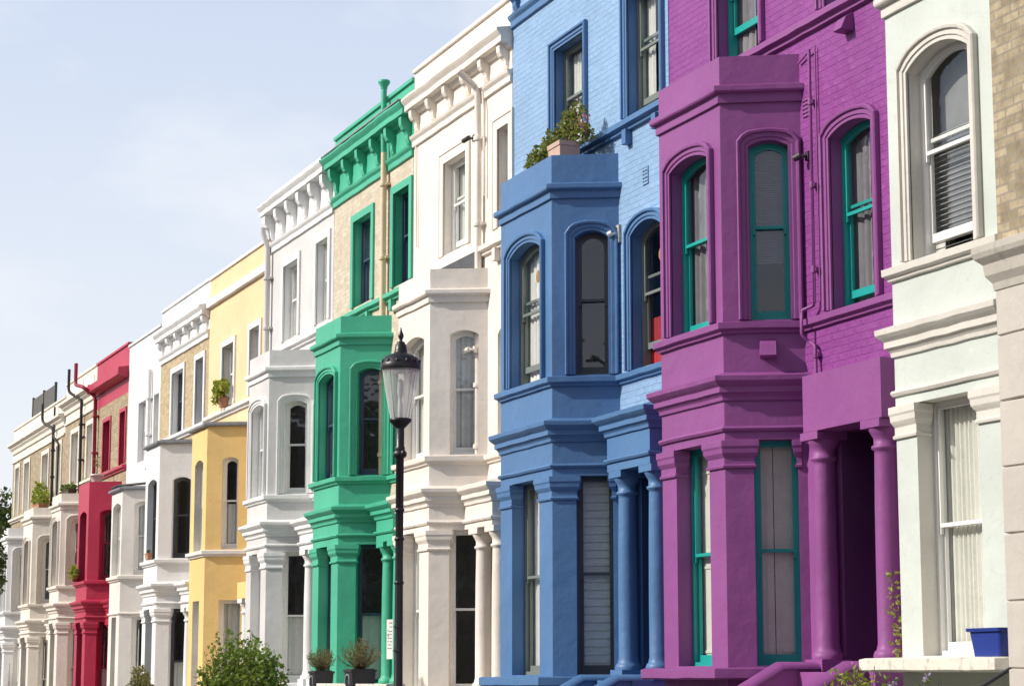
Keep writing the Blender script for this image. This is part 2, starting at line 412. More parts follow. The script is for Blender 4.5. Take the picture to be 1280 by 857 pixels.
P_BAYC = [(-.03,-.19),(.03,-.185),(.032,-.16),(.032,-.10),(.042,-.085),(.08,-.078),(.092,-.06),(.092,-.008),(-.03,.035)]
P_GFC = [(-.03,-.27),(.025,-.255),(.03,-.215),(.06,-.18),(.078,-.175),(.078,-.115),(.115,-.085),(.145,-.055),(.15,-.006),(-.03,.055)]
P_BEAD = [(-.03,-.055),(.025,-.05),(.042,-.022),(.03,0),(-.03,.012)]
P_SILL = [(-.03,-.135),(.035,-.125),(.04,-.095),(.082,-.078),(.085,-.012),(-.03,.012)]
P_CAP = [(-.02,-.30),(.025,-.295),(.03,-.27),(.012,-.255),(.012,-.19),(.03,-.165),(.045,-.14),(.05,-.09),(.06,-.07),(.06,-.006),(-.02,-.002)]
P_SLAB = [(-.05,-.12),(.13,-.12),(.15,-.105),(.15,-.012),(.13,0),(-.05,0)]
def at(prof, z, k=1): return [(d*(k if d > 0 else 1), z+h) for d, h in prof]

GROUP = 'terraced houses in a row along the street'
def bracket(mb, x, z0, z1, proj, w=.13):
    h = z1-z0
    pr = [(0,z1),(proj,z1),(proj,z1-.14*h),(proj*.96,z1-.3*h),(proj*.75,z1-.46*h),(proj*.5,z1-.52*h),(proj*.36,z1-.62*h),(proj*.34,z1-.78*h),(proj*.2,z0+.06*h),(0,z0)]
    A = [(x-w/2, -d, z) for d, z in pr]; B = [(x+w/2, -d, z) for d, z in pr]
    mb.face(A); mb.face(B[::-1]); mb.grid([A, B])

def house(name, label, x0, x1, wall, bay, trim, z, bx, second, tops, sash, fills, wall_ops=(), bayopt=None, porch=None, lower=None, secopt=None, win1r=None):
    """z: slab, lin, bead, gc (cornice), sill, crown, bc (bay cornice), bp (parapet), s2 ; bx: xl, xr"""
    g = ground_z((x0+x1)/2); off = ((x0+x1)/2, 0, g)
    root = empty(name, off, label, 'house', GROUP)
    bo = dict(arch=ARCH, b=.75, c=.42, rise=.09, slab=True, pil=True, gcorn=True, bcorn=True, fw=.92, gfw=(.35,.36), sw=(.30,.72), gsw=(.30,.76), r=.14, trim_bay=None, revmat=None, sillp=P_SILL, flatroof=False, bead=True)
    bo.update(bayopt or {}); so = dict(arch=FLATB, r=.14); so.update(secopt or {})
    b, c = bo['b'], bo['c']; xl, xr = bx
    P = [(xl-c,0),(xl,-b),(xr,-b),(xr+c,0)]
    F, RT, LT = Fr(P[1],P[2]), Fr(P[2],P[3]), Fr(P[0],P[1])
    W = Fr((x0,0),(x1,0)); tb = bo['trim_bay'] or bay
    cw = (xr-xl)/2
    # ---- bay shell
    wz0 = z['sill']+.02; zs = z['crown']-bo['rise']
    f1 = Op(cw-bo['fw']/2, cw+bo['fw']/2, wz0, zs, bo['rise'], bo['r'])
    r1 = Op(bo['sw'][0], bo['sw'][1], wz0, zs+.03, bo['rise']*.7, bo['r']); l1 = Op(RT.L-bo['sw'][1], RT.L-bo['sw'][0], wz0, zs+.03, bo['rise']*.7, bo['r'])
    gz0 = z['slab']+.02
    gf = Op(bo['gfw'][0], F.L-bo['gfw'][1], gz0, z['lin'], 0, bo['r']+.04)
    gr = Op(bo['gsw'][0], bo['gsw'][1], gz0, z['lin'], 0, bo['r']+.04); gl = Op(RT.L-bo['gsw'][1], RT.L-bo['gsw'][0], gz0, z['lin'], 0, bo['r']+.04)
    mb = MB()
    for fr, ops in ((F,(f1,gf)), (RT,(r1,gr)), (LT,(l1,gl))): panel(mb, fr, 0, fr.L, g-.3, z['bp'], ops)
    if bo['flatroof']:
        mb.face([(p[0],p[1],z['bp']-.002) for p in P])
    else:
        In = [(P[0][0]+.12,0),(P[1][0]+.1,P[1][1]+.14),(P[2][0]-.1,P[2][1]+.14),(P[3][0]-.12,0)]
        for i in range(3):
            mb.face([(*P[i],z['bp']),(*P[i+1],z['bp']),(*In[i+1],z['bp']),(*In[i],z['bp'])])
            mb.face([(*In[i+1],z['bp']),(*In[i],z['bp']),(*In[i],z['bp']-.3),(*In[i+1],z['bp']-.3)])
        mb.face([(*p,z['bp']-.3) for p in In])
    mb.build('bay', bay, root, off)
    if bo['flatroof']:
        mb = MB(); mb.sweep(P, [(-.05,z['bp']-.05),(.07,z['bp']-.05),(.09,z['bp']-.03),(.09,z['bp']+.012),(-.05,z['bp']+.05)])
        mb.face([(p[0],p[1]+.03,z['bp']+.05) for p in P]); mb.build('bay_roof', 'lead', root, off)
    # ---- mouldings of the bay
    for flag, nme, pf, zz in (('bcorn','bay_cornice',P_BAYC,z['bc']),('gcorn','entablature',P_GFC,z['gc']),('bead','moulding',P_BEAD,z['bead'])):
        if bo[flag]: mb = MB(); mb.sweep(P, at(pf, zz)); mb.build(nme, tb, root, off)
    if bo['pil']:
        q = .14
        for path in ([F(F.L-bo['gfw'][1],0,-q)[:2], F(F.L-bo['gfw'][1],0)[:2], P[2], RT(bo['gsw'][0],0)[:2], RT(bo['gsw'][0],0,-q)[:2]],
                     [LT(RT.L-bo['gsw'][0],0,-q)[:2], LT(RT.L-bo['gsw'][0],0)[:2], P[1], F(bo['gfw'][0],0)[:2], F(bo['gfw'][0],0,-q)[:2]],
                     [RT(bo['gsw'][1],0,-q)[:2], RT(bo['gsw'][1],0)[:2], RT(RT.L-.06,0)[:2]]):
            mb = MB(); mb.sweep(path, at(P_CAP, z['lin']-.004), slide=False); mb.build('pilaster_cap', tb, root, off)
    mb = MB(); mb.sweep(P, at(bo['sillp'], z['sill'])); mb.build('sill_band', tb, root, off)
    if bo['slab']:
        mb = MB(); mb.sweep(P, at(P_SLAB, z['slab'], bo.get('slabk', 1))); mb.build('bay_base_slab', bo.get('slabmat') or tb, root, off)
    am = bo.get('archmat') or tb
    rv = bo['revmat'] or bay; sh2 = bo.get('sash2', sash); on = bo.get('orn')
    window(root, off, F, f1, sash, bo.get('raise', 0), fills[0], bo['arch'], am, bo.get('mid', .5), revmat=rv, orn=(.55,.6) if on else None)
    window(root, off, RT, r1, sh2, 0, fills[1], bo['arch'], am, revmat=rv)
    window(root, off, LT, l1, sash, 0, 'dark', bo['arch'], am, revmat=rv)
    window(root, off, F, gf, sash, 0, fills[2], None, None, .48, revmat=rv, orn=(.55,.8) if on else None)
    window(root, off, RT, gr, sh2, 0, fills[3], None, None, .48, revmat=rv)
    window(root, off, LT, gl, sash, 0, 'dark', None, None, .48, revmat=rv)
    mb = MB()
    for fr, os_ in ((F,(f1,gf)), (RT,(r1,gr)), (LT,(l1,gl))): panel(mb, fr, .05, fr.L-.05, g-.2, z['bp']-.4, os_, -bo['r']-.105)
    mb.build('bay_lining', 'room', root, off)
    # ---- front wall
    ops = []; wins = []
    for k, s in enumerate(second):
        o = Op(s[0]-x0, s[1]-x0, s[2], s[3], s[4] if len(s) > 4 else 0, so['r']); ops.append(o); wins.append((o, fills[4+k] if len(fills) > 4+k else 'dark', so['arch'], so.get('raises', (0,0,0))[k]))
    void = Op(xl-c*.6-x0, xr+c*.6-x0, g-.2, z['bp']-.35, 0, 0); ops.append(void)
    if win1r:
        o = Op(win1r[0]-x0, win1r[1]-x0, z['sill']+.02, z['crown']-bo['rise']-.04, bo['rise'], bo['r']); ops.append(o)
        wins.append((o, win1r[2], win1r[3] if len(win1r) > 3 else bo['arch'], win1r[4] if len(win1r) > 4 else 0))
    ptop = tops['par']
    if porch:
        xa, cl, cr, p = porch['xa'], porch['cl'], porch['cr'], porch.get('p', .3)
        dr = Op(cl+.13-x0, cr-.02-x0 if cr < x1-.02 else x1-.16-x0, z['slab']-.05, z['lin']-.0, 0, 1.1); ops.append(dr)
    mb = MB()
    zsplit = lower or (g-.3)
    if lower:
        lo = MB(); cutops = [o for o in ops if o.z0 < zsplit]
        lo2 = []
        for o in cutops:
            lo2.append(Op(o.u0, o.u1, o.z0, min(o.zs, zsplit), 0, o.r if o.zs <= zsplit else 0))
        panel(lo, W, 0.004, x1-x0-.004, g-.3, zsplit, lo2); lo.build('ground_floor_wall', bay, root, off)
        hi = []
        for o in ops:
            if o.zs > zsplit: hi.append(o if o.z0 >= zsplit else Op(o.u0, o.u1, zsplit, o.zs, 0, 0))
        panel(mb, W, 0.004, x1-x0-.004, zsplit, tops.get('wall', ptop), hi)
    else:
        panel(mb, W, 0.004, x1-x0-.004, g-.3, tops.get('wall', ptop), ops)
    mb.build('front_wall', wall, root, off)
    mb = MB(); panel(mb, W, .03, x1-x0-.03, g-.2, ptop-.6, ops, -.29); mb.build('wall_lining', 'room', root, off)
    if tops.get('wall', ptop) < ptop:
        mb = MB(); mb.face([W(.004,tops['wall']), W(x1-x0-.004,tops['wall']), W(x1-x0-.004,ptop), W(.004,ptop)]); mb.build('parapet_wall', tops['mat'], root, off)
    for o, fl, ar, rs in wins: window(root, off, W, o, sash, rs, fl, ar, trim, .5, revmat=bo.get('wrev', trim), orn=(.6,.6) if on and o is ops[-1 if not porch else -2] else None)
    # ---- body, roof, coping
    mb = MB(); X0, X1 = x0+.004, x1-.004
    for x in (X0, X1): mb.face([(x,0,g-.3),(x,8.5,g-.3),(x,8.5,ptop-.5),(x,.35,ptop-.5),(x,.35,ptop),(x,0,ptop)])
    mb.face([(X0,8.5,g-.3),(X1,8.5,g-.3),(X1,8.5,ptop-.5),(X0,8.5,ptop-.5)])
    mb.face([(X0,.35,ptop-.5),(X1,.35,ptop-.5),(X1,.35,ptop),(X0,.35,ptop)])
    mb.build('party_wall', tops.get('side', tops.get('mat', wall)), root, off)
    mb = MB(); mb.face([(X0,.35,ptop-.5),(X1,.35,ptop-.5),(X1,8.5,ptop-.5),(X0,8.5,ptop-.5)]); mb.build('roof', 'slate', root, off)
    mb = MB()
    for zf in (z['slab']-.05, z['lin']+.55, z['s2']-.75): mb.box(x0+.02, x1-.02, 1.15 if zf < z['lin'] else .25, 8.4, zf-.12, zf)
    mb.box(x0+.02, x1-.02, 4.2, 4.3, g-.2, ptop-.6)
    mb.build('floor_slab', 'room', root, off)
    mb = MB(); mb.box(X0, X1, -.04, .36, ptop, ptop+.06); mb.build('coping', tops.get('cop', tops.get('mat', wall)), root, off)
    # ---- second floor sill course
    mb = MB()
    s2p = [(-.02,z['s2']-.15),(.05,z['s2']-.14),(.05,z['s2']-.1),(.11,z['s2']-.08),(.11,z['s2']-.01),(-.02,z['s2']+.01)]
    if tops.get('s2', True):
        mb.sweep([(x0+.002,0),(x1-.002,0)], s2p)
        for s in (second if tops.get('corbel') else ()):
            for u in (s[0]-.02, s[1]-.1): mb.box(u, u+.12, -.09, .01, z['s2']-.32, z['s2']-.13)
        mb.build('string_course', tops.get('s2mat', trim), root, off)
    if win1r:
        mb = MB(); mb.sweep([(xr+c-.02,0),(x1-.003,0)], at(bo['sillp'], z['sill']+.003)); mb.build('window_sill', tb, root, off)
    # ---- top cornice
    t = tops['type']; tm = tops.get('mat', wall)
    path = [(x0+.003,0),(x1-.003,0)]
    if t == 'br':
        cb, ct, pj = tops['cb'], tops['ct'], tops.get('pj', .27)
        mb = MB()
        mb.sweep(path, [(-.02,cb-.2),(.04,cb-.19),(.04,cb-.1),(.075,cb-.06),(.09,cb-.02),(-.02,cb+.01)])
        mb.sweep(path, [(-.02,ct-.27),(.06,ct-.26),(.09,ct-.2),(pj-.06,ct-.19),(pj-.06,ct-.1),(pj-.02,ct-.05),(pj,ct-.02),(pj,ct+.012),(-.02,ct+.06)])
        mb.build('cornice', tm, root, off)
        nb = tops.get('n', 6)
        for k in range(nb):
            m = MB(); bracket(m, x0+.2+(x1-x0-.4)*k/(nb-1), cb+.02, ct-.2, pj-.09, tops.get('bw', .13)); m.build('bracket', tm, root, off)
    elif t == 'mould':
        mb = MB(); ct, pj = tops['ct'], tops['pj']
        mb.sweep(path, [(-.02,ct-.34),(.05,ct-.33),(.06,ct-.22),(pj*.55,ct-.16),(pj*.6,ct-.12),(pj,ct-.07),(pj,ct),(-.02,ct+.05)])
        if 'band' in tops: mb.sweep(path, [(-.02,tops['band']-.05),(.045,tops['band']-.04),(.045,tops['band']+.015),(-.02,tops['band']+.03)])
        mb.build('cornice', tm, root, off)
    elif t == 'box':
        mb = MB(); ct, pj = tops['ct'], tops['pj']
        mb.sweep(path, [(-.02,ct-.26),(.06,ct-.25),(pj-.02,ct-.2),(pj,ct-.18),(pj,ct),(-.02,ct+.05)]); mb.build('cornice', tm, root, off)
    elif t == 'band':
        mb = MB(); ct = tops['ct']
        mb.sweep(path, [(-.02,ct-.17),(.09,ct-.16),(.09,ct),(-.02,ct+.04)]); mb.build('cornice', 'white', root, off)
    # ---- porch
    if porch:
        mb = MB(); xb = porch.get('xb', x1-.012); zt = porch.get('top', z['gc'])
        pw = [(xa,0),(xa,-p),(xb,-p),(xb,0)]
        mb.box(xa, xb, -p, .02, z['lin']-.003, zt+.02)
        pm = porch.get('mat', bay)
        if not porch.get('plain'):
            mb.sweep(pw, at(P_GFC, zt+.004)); mb.sweep(pw, at(P_BEAD, z['bead']+.003))
        po = mb.build('porch', pm, root, off)
        zb = z['slab']+.02
        for cx in (cl, cr):
            m = MB(); r = .122; cy = -p+.17; zl = z['lin']
            m.box(cx-.17, cx+.17, cy-.17, cy+.17, zb-.06, zb+.06)
            m.lathe(cx, cy, [(.165,zb+.06),(.168,zb+.09),(.155,zb+.125),(.135,zb+.14),(.13,zb+.17),(r,zb+.2),(r,zb+.9),(r*.97,zb+1.5),(r*.9,zl-.34),(r*.9,zl-.30),(r*1.12,zl-.285),(r*1.12,zl-.26),(r*.92,zl-.245),(r*.95,zl-.18),(r*1.1,zl-.15),(r*1.32,zl-.1),(r*1.34,zl-.085)], 28)
            m.box(cx-.175, cx+.175, cy-.172, cy+.175, zl-.085, zl-.004)
            m.build('column', porch.get('colmat', pm), po, off)
        m = MB(); m.box(x0+dr.u0+.002, x0+dr.u1-.002, 1.06, 1.095, z['slab']-.05, z['lin']-.004); d = m.build('door', porch.get('door', 'dark_blue'), root, off)
        m = MB(); reveal(m, W, dr); m.build('door_recess', porch.get('hall', pm), root, off)  # a hall colour, where given, puts deep shade into the recess walls
        m = MB(); m.box(cl-.25, x1-.02, -.55, 1.08, g-.2, z['slab']-.045); m.build('doorstep', pm, root, off)
    return root, off

# ------------------------------------------------------------------ the terrace
def lv(sill, **k):
    d = dict(slab=sill-3.6, lin=sill-1.22, bead=sill-1.09, gc=sill-.59, crown=sill+1.95, bc=sill+2.56, bp=sill+2.88, s2=sill+3.22); d.update(k); d['sill'] = sill; return d

MI, mi_off = house('terraced_house', 'pale mint house with cream window frames beside the purple house', -17.42, -12.5, 'mint', 'mint', 'mint_trim',
    lv(5.29, slab=1.76, lin=4.02, bead=4.16, crown=7.2, gc=4.72, bc=7.86, bp=8.2, s2=8.6), (-16.65,-14.95),
    [(-16.4,-15.5,8.65,10.2)], dict(type='br', cb=11, ct=11.5, par=11.9, n=6), 'timber_white', ['bigblind','dark','linen','linen','net'],
    bayopt=dict(fw=.99, gfw=(.34,.40), rise=.15, r=.13, revmat='mint_trim', trim_bay='mint_trim', gcorn=True, slabmat='slab_white', slabk=2.2, **{'raise': .12}))
PU, pu_off = house('terraced_house', 'purple house with turquoise sash windows and plain block porch on columns', -22.74, -17.43, 'purple_brick', 'purple', 'purple',
    lv(5.31, slab=1.69, lin=4.06, bead=4.2, crown=7.27, gc=4.73, bc=7.88, bp=8.22, s2=8.52), (-21.5,-20.0),
    [(-21.45,-20.45,8.57,10.2),(-19.0,-18.0,8.57,10.2)], dict(type='br', cb=11, ct=11.5, par=11.9, n=6, s2mat='purple'), 'teal',
    ['greydrapes','blind','shutter','shutter','greydrapes','greydrapes','greydrapes'], porch=dict(xa=-19.13, cl=-19.02, cr=-17.84, p=.3, top=4.62, xb=-17.62, plain=True, door='dark_purple', hall='dark_purple'),  # hall: dark tone painted on the recess walls as shade
    win1r=(-18.98,-18.14,'greydrapes',ARCH,.08), lower=4.55, bayopt=dict(mid=.5, slabk=1.5), secopt=dict(arch=ARCH, raises=(.35,0,0)))
BL, bl_off = house('terraced_house', 'blue house with darker blue bay and a leafy planter on top of the bay', -27.84, -22.75, 'blue_brick', 'blue', 'blue',
    lv(5.33, slab=1.6, lin=4.08, bead=4.23, crown=7.2, gc=4.76, bc=7.8, bp=8.19, s2=8.54), (-26.4,-24.65),
    [(-26.28,-25.3,8.58,10.1),(-23.92,-22.98,8.58,10.2)], dict(type='br', cb=11.05, ct=11.6, par=11.95, n=7, mat='blue', corbel=True), 'timber_greygreen',
    ['net','dark','net','louvre','drapes','drapes','redcloth'], porch=dict(xa=-23.98, cl=-23.76, cr=-22.9, p=.3, door='dark_blue', hall='dark_blue'), lower=4.6,  # hall: recess walls coloured darker to imitate the shade inside
    win1r=(-23.86,-22.98,'redcloth',ARCH,.22), bayopt=dict(fw=1.05, gfw=(.4,.42), rise=.125, orn=True, slabk=1.7, sash2='timber_slate', **{'raise': .16}), secopt=dict(arch=ARCH, raises=(0,.12,0)))
CR, cr_off = house('terraced_house', 'cream house with bracketed cornice between the green and the blue houses', -32.14, -27.85, 'cream', 'cream', 'cream',
    lv(4.76, slab=1.36, lin=3.69, bead=3.82, crown=6.6, gc=4.28, bc=7.2, bp=7.52, s2=7.86), (-30.65,-29.23),
    [(-30.72,-29.73,8.04,9.5),(-28.42,-27.98,8.04,9.5)], dict(type='br', cb=10.28, ct=10.86, par=11.33, n=6, pj=.24, corbel=True), 'timber_white',
    ['net','net','net','tv','net','dark','dark'], porch=dict(xa=-28.95, cl=-28.62, cr=-27.98, p=.3, door='cream'),
    win1r=(-28.42,-27.97,'net'), bayopt=dict(arch=None, slabmat='slab_white', gfw=(.3,.4)), secopt=dict(arch=[(0,-.01),(0,.02),(.14,.02),(.15,.035),(.19,.035),(.19,-.01)], raises=(.1,0,0)))
GR, gr_off = house('terraced_house', 'green house with pale brick upper wall and a terracotta drainpipe', -36.5, -32.15, 'stock_pale', 'green', 'green',
    lv(4.84, slab=1.42, lin=3.73, bead=3.9, crown=6.62, gc=4.34, bc=7.2, bp=7.5, s2=7.87), (-35.05,-33.62),
    [(-35.28,-34.28,7.95,9.47),(-33.1,-32.3,7.95,9.52)], dict(type='br', cb=10.16, ct=10.85, par=11.22, corbel=True, wall=10.05, mat='green', n=6), 'timber_navy',
    ['net','dark','net','halfnet','net','dark','dark'], porch=dict(xa=-33.0, cl=-32.82, cr=-32.28, p=.3, door='dark_blue'),
    win1r=(-33.05,-32.4,'dark'), lower=4.3, secopt=dict(arch=FLATB))
GY, gy_off = house('terraced_house', 'light grey house with white trim and bracketed cornice beside the yellow house', -40.8, -36.51, 'grey', 'grey', 'white',
    lv(4.88, slab=1.48, lin=3.84, bead=3.98, crown=6.6, gc=4.38, bc=7.23, bp=7.55, s2=7.88), (-39.4,-38.0),
    [(-39.75,-38.75,8.0,9.47),(-37.55,-36.8,8.0,9.52)], dict(type='br', cb=10.1, ct=10.84, par=11.05, bw=.17, pj=.3, wall=10.0, mat='white', n=6), 'timber_white',
    ['net','dark','net','halfnet','net','net','dark'], porch=dict(xa=-37.4, cl=-37.22, cr=-36.68, p=.3, mat='white', door='grey'),
    win1r=(-37.4,-36.8,'net'), bayopt=dict(trim_bay='white', slabmat='white', revmat='white'), secopt=dict(arch=FLATB))
YE, ye_off = house('terraced_house', 'yellow house with white string course and flat lead roof on its bay', -45.72, -40.81, 'yellow', 'gold', 'white',
    lv(4.12, slab=.9, lin=3.12, bead=3.3, crown=6.0, gc=3.6, bc=6.6, bp=6.68, s2=7.18), (-43.95,-42.65),
    [(-44.45,-43.5,7.26,8.55),(-42.2,-41.45,7.26,8.6)], dict(type='band', ct=9.76, par=10.22, cop='white'), 'timber_white',
    ['dark','halfnet','net','net','dark','dark','dark'], porch=dict(xa=-41.75, cl=-41.55, cr=-40.95, p=.3, plain=True, top=3.42, colmat='white', door='white'),
    bayopt=dict(arch=None, pil=False, gcorn=False, bcorn=False, bead=False, flatroof=True, trim_bay='white', revmat='cream_old', wrev='cream_old', slabmat='gold', fw=.7, gfw=(.35,.4), sw=(.32,.66)), secopt=dict(arch=FLATB))
WB, wb_off = house('terraced_house', 'yellow brick house with white bracketed cornice beside the yellow house', -50.48, -45.73, 'stock_yellow', 'white', 'white',
    lv(4.16, slab=.72, lin=3.08, bead=3.22, crown=5.97, gc=3.62, bc=6.3, bp=6.76, s2=7.12), (-48.4,-47.0),
    [(-49.2,-48.05,7.15,8.6),(-46.85,-46.12,7.15,8.6)], dict(type='br', cb=9.16, ct=9.68, par=10.24, wall=9.05, mat='white', n=6, bw=.18, pj=.24), 'timber_slate',
    ['dark','dark','dark','halfnet','net','dark','dark'], porch=dict(xa=-46.6, cl=-46.4, cr=-45.9, p=.3, mat='white'),
    bayopt=dict(arch=None, bcorn=False, flatroof=True), secopt=dict(arch=FLATB), lower=6.6)
WH, wh_off = house('terraced_house', 'plain white house with flat parapet beside the red house', -54.22, -50.49, 'white', 'warm_white', 'white',
    lv(3.97, slab=.6, lin=3.0, bead=3.1, crown=5.72, gc=3.3, bc=5.8, bp=6.05, s2=6.75), (-52.2,-50.95),
    [(-52.95,-52.1,6.85,8.35),(-51.2,-50.65,6.85,8.35)], dict(type='none', par=9.94, s2=False), 'timber_white',
    ['net','net','dark','dark','net','net','dark'],
    bayopt=dict(arch=None, pil=False, gcorn=False, bcorn=False, bead=True, flatroof=True, trim_bay='cream'), secopt=dict(arch=None))
RE, re_off = house('terraced_house', 'crimson red house with brick upper wall and red trim', -58.45, -54.23, 'stock_old', 'red', 'red',
    lv(4.02, slab=.6, lin=2.98, bead=3.12, crown=5.82, gc=3.5, bc=6.2, bp=6.55, s2=6.95), (-56.6,-55.15),
    [(-57.3,-56.4,7.0,8.33),(-55.1,-54.45,7.0,8.35)], dict(type='box', ct=9.44, pj=.28, par=10.04, wall=8.8, mat='red'), 'timber_wine',
    ['dark','dark','dark','halfnet','greydrapes','greydrapes','dark'], porch=dict(xa=-54.9, cl=-54.75, cr=-54.4, p=.3),
    bayopt=dict(arch=None, bcorn=False, r=.2), secopt=dict(arch=[(0,-.01),(0,.03),(.1,.03),(.1,-.01)]), lower=3.4)
C2, c2_off = house('terraced_house', 'cream and brick house directly left of the red house', -63.1, -58.46, 'stock_old', 'cream_old', 'cream_old',
    lv(4.05, slab=.6, lin=3.05, bead=3.2, crown=5.85, gc=3.57, bc=6.3, bp=6.56, s2=6.98), (-60.55,-59.15),
    [(-61.95,-60.85,7.05,8.5),(-59.6,-58.75,7.05,8.5)], dict(type='mould', ct=9.5, pj=.25, par=10.05, wall=8.85, mat='cream_old', band=8.9), 'timber_white',
    ['dark','dark','dark','halfnet','net','net','dark'], porch=dict(xa=-59.2, cl=-59.05, cr=-58.65, p=.3),
    bayopt=dict(), secopt=dict(arch=FLATB), lower=3.5)
C3, c3_off = house('terraced_house', 'cream and brick house with black drainpipes and a lime bush on its bay', -67.85, -63.11, 'stock_old', 'cream_old', 'cream_old',
    lv(3.7, slab=.25, lin=2.74, bead=2.88, crown=5.58, gc=3.22, bc=6.25, bp=6.5, s2=6.75), (-65.4,-63.75),
    [(-66.85,-65.75,6.85,8.35),(-64.4,-63.6,6.85,8.4)], dict(type='mould', ct=9.24, pj=.22, par=9.72, wall=8.62, mat='cream_old', band=8.66), 'timber_white',
    ['dark','greydrapes','dark','dark','net','net','dark'], porch=dict(xa=-63.9, cl=-63.75, cr=-63.3, p=.3),
    bayopt=dict(), secopt=dict(arch=FLATB), lower=3.3)
C4, c4_off = house('terraced_house', 'farthest house of the row with a slatted roof terrace screen', -72.7, -67.86, 'stock_old', 'white', 'cream_old',
    lv(3.6, slab=.15, lin=2.64, bead=2.78, crown=5.48, gc=3.12, bc=5.9, bp=6.2, s2=6.75), (-69.8,-68.35),
    [(-72.0,-71.2,6.85,8.4),(-70.2,-69.2,6.85,8.4)], dict(type='mould', ct=9.24, pj=.22, par=9.72, wall=8.62, mat='cream_old', band=8.66, side='cream_old'), 'timber_white',
    ['net','net','dark','dark','net','net','dark'], bayopt=dict(), secopt=dict(arch=FLATB), lower=3.3)

def part(mb, name, mat, ro): return mb.build(name, mat, ro[0], ro[1])
HM = dict(mint=(MI,mi_off), purple=(PU,pu_off), blue=(BL,bl_off), cream=(CR,cr_off), green=(GR,gr_off), grey=(GY,gy_off), yellow=(YE,ye_off),
          wb=(WB,wb_off), white=(WH,wh_off), red=(RE,re_off), c2=(C2,c2_off), c3=(C3,c3_off), c4=(C4,c4_off))

# near brick house set forward at the right edge of the picture
def near_house():
    x0, x1, y = -14.12, -8.5, -1.35; off = ((x0+x1)/2, y, 0)
    root = empty('terraced_house', off, 'brown brick house with rusticated stucco ground floor at right edge of view', 'house', GROUP)
    W = Fr((x0,y),(x1,y)); L = Fr((x0,4),(x0,y))
    o1 = Op(2.2, 3.2, 5.6, 7.4, .12, .15); o2 = Op(2.2, 3.2, 2.0, 4.2, 0, .15)
    mb = MB(); panel(mb, W, 0, x1-x0, 4.95, 12, [o1]); panel(mb, L, 0, L.L, 4.95, 12)
    mb.face([(x1,y,4.95),(x1,8,4.95),(x1,8,12),(x1,y,12)]); mb.face([(x0,4,4.95),(x0,8,4.95),(x0,8,12),(x0,4,12)]); mb.face([(x0,8,0),(x1,8,0),(x1,8,12),(x0,8,12)])
    mb.build('front_wall', 'stock_brown', root, off)
    # rusticated courses, each a band with a channel above it
    mb = MB(); zc = -.2
    cs = [-.2]
    z = .62
    while z < 4.5: cs.append(z); z += .52
    cs.append(4.66)
    P = [(x0,4),(x0,y),(x1,y),(x1,7.9)]
    for a, b in zip(cs, cs[1:]):
        mb.sweep(P, [(0,a),(.02,a+.012),(.02,b-.012),(0,b)], slide=False)
    mb.build('ground_floor_wall', 'putty', root, off)
    mb = MB(); mb.sweep(P, [(-.02,4.61),(.03,4.63),(.04,4.69),(.08,4.75),(.09,4.84),(.14,4.89),(.155,4.93),(.155,4.985),(-.02,5.03)], slide=False); mb.build('cornice', 'stone', root, off)
    window(root, off, W, o1, 'timber_white', 0, 'net', None, None)
    mb = MB(); mb.box(x0, x1, y, 8, 12, 12.2); mb.build('roof', 'slate', root, off)
near_house()

# ------------------------------------------------------------------ pipes, vents, cameras and other fittings (parts of their houses)
def pipe(house_key, pts, r, mat, name='drainpipe', collars=(), cr=1.45):
    mb = MB(); mb.tube(pts, r, 12)
    for z in collars:
        # collar centred on the pipe at height z
        for a, b in zip(pts, pts[1:]):
            if min(a[2], b[2]) <= z <= max(a[2], b[2]) and a[2] != b[2]:
                t = (z-a[2])/(b[2]-a[2]); x = a[0]+(b[0]-a[0])*t; y = a[1]+(b[1]-a[1])*t
                mb.lathe(x, y, [(r*cr,z-.035),(r*cr*1.05,z-.02),(r*cr*1.05,z+.02),(r*cr,z+.035)], 12)
                mb.box(x-r*2.2, x+r*2.2, y+r*.2, .005, z-.02, z+.02); break
    return part(mb, name, mat, HM[house_key])
def bent(pts, k=.06):
    """round the corners of a polyline a little"""
    out = [Vector(pts[0])]
    for a, b, c in zip(pts, pts[1:], pts[2:]):
        a, b, c = Vector(a), Vector(b), Vector(c)
        out += [b+(a-b).normalized()*k, b+((a-b).normalized()+(c-b).normalized())*k*.28, b+(c-b).normalized()*k]
    out.append(Vector(pts[-1])); return [tuple(p) for p in out]
pipe('green', [(-33.42,-.09,10.3),(-33.42,-.09,7.3),(-33.4,-.09,4.4)], .052, 'cream_pipe', collars=(9.75,8.5,7.4,6.4,5.2), cr=1.35)
pipe('green', [(-33.42,-.09,10.25),(-33.42,-.1,10.6),(-33.42,-.1,11.5)], .05, 'green', 'vent_pipe')
mb = MB(); mb.lathe(-33.42,-.1,[(.055,11.40),(.06,11.44),(.10,11.50),(.105,11.535),(.09,11.55),(.02,11.565)],16); part(mb, 'vent_cap', 'green', HM['green'])
pipe('cream', bent([(-29.0,-.4,10.5),(-29.0,-.1,10.25),(-29.0,-.085,9.4),(-29.0,-.085,4.4)]), .05, 'cream', collars=(9.5,8.2,6.9,5.8,4.9), cr=1.4)
pipe('cream', bent([(-28.92,-.05,10.2),(-28.86,-.05,9.9),(-28.86,-.05,8.6)]), .018, 'cream', 'cable')
pipe('cream', bent([(-32.0,-.03,10.9),(-31.97,-.03,10.0),(-31.9,-.03,8.4)]), .012, 'cream', 'cable')
pipe('purple', bent([(-19.26,-.06,8.15),(-19.26,-.06,5.42),(-19.4,-.14,5.38),(-19.4,-.14,5.12),(-19.38,-.06,5.05),(-19.28,-.05,5.0),(-19.26,-.06,4.66)], .03), .018, 'purple', collars=(7.6,6.7,5.8,4.9))
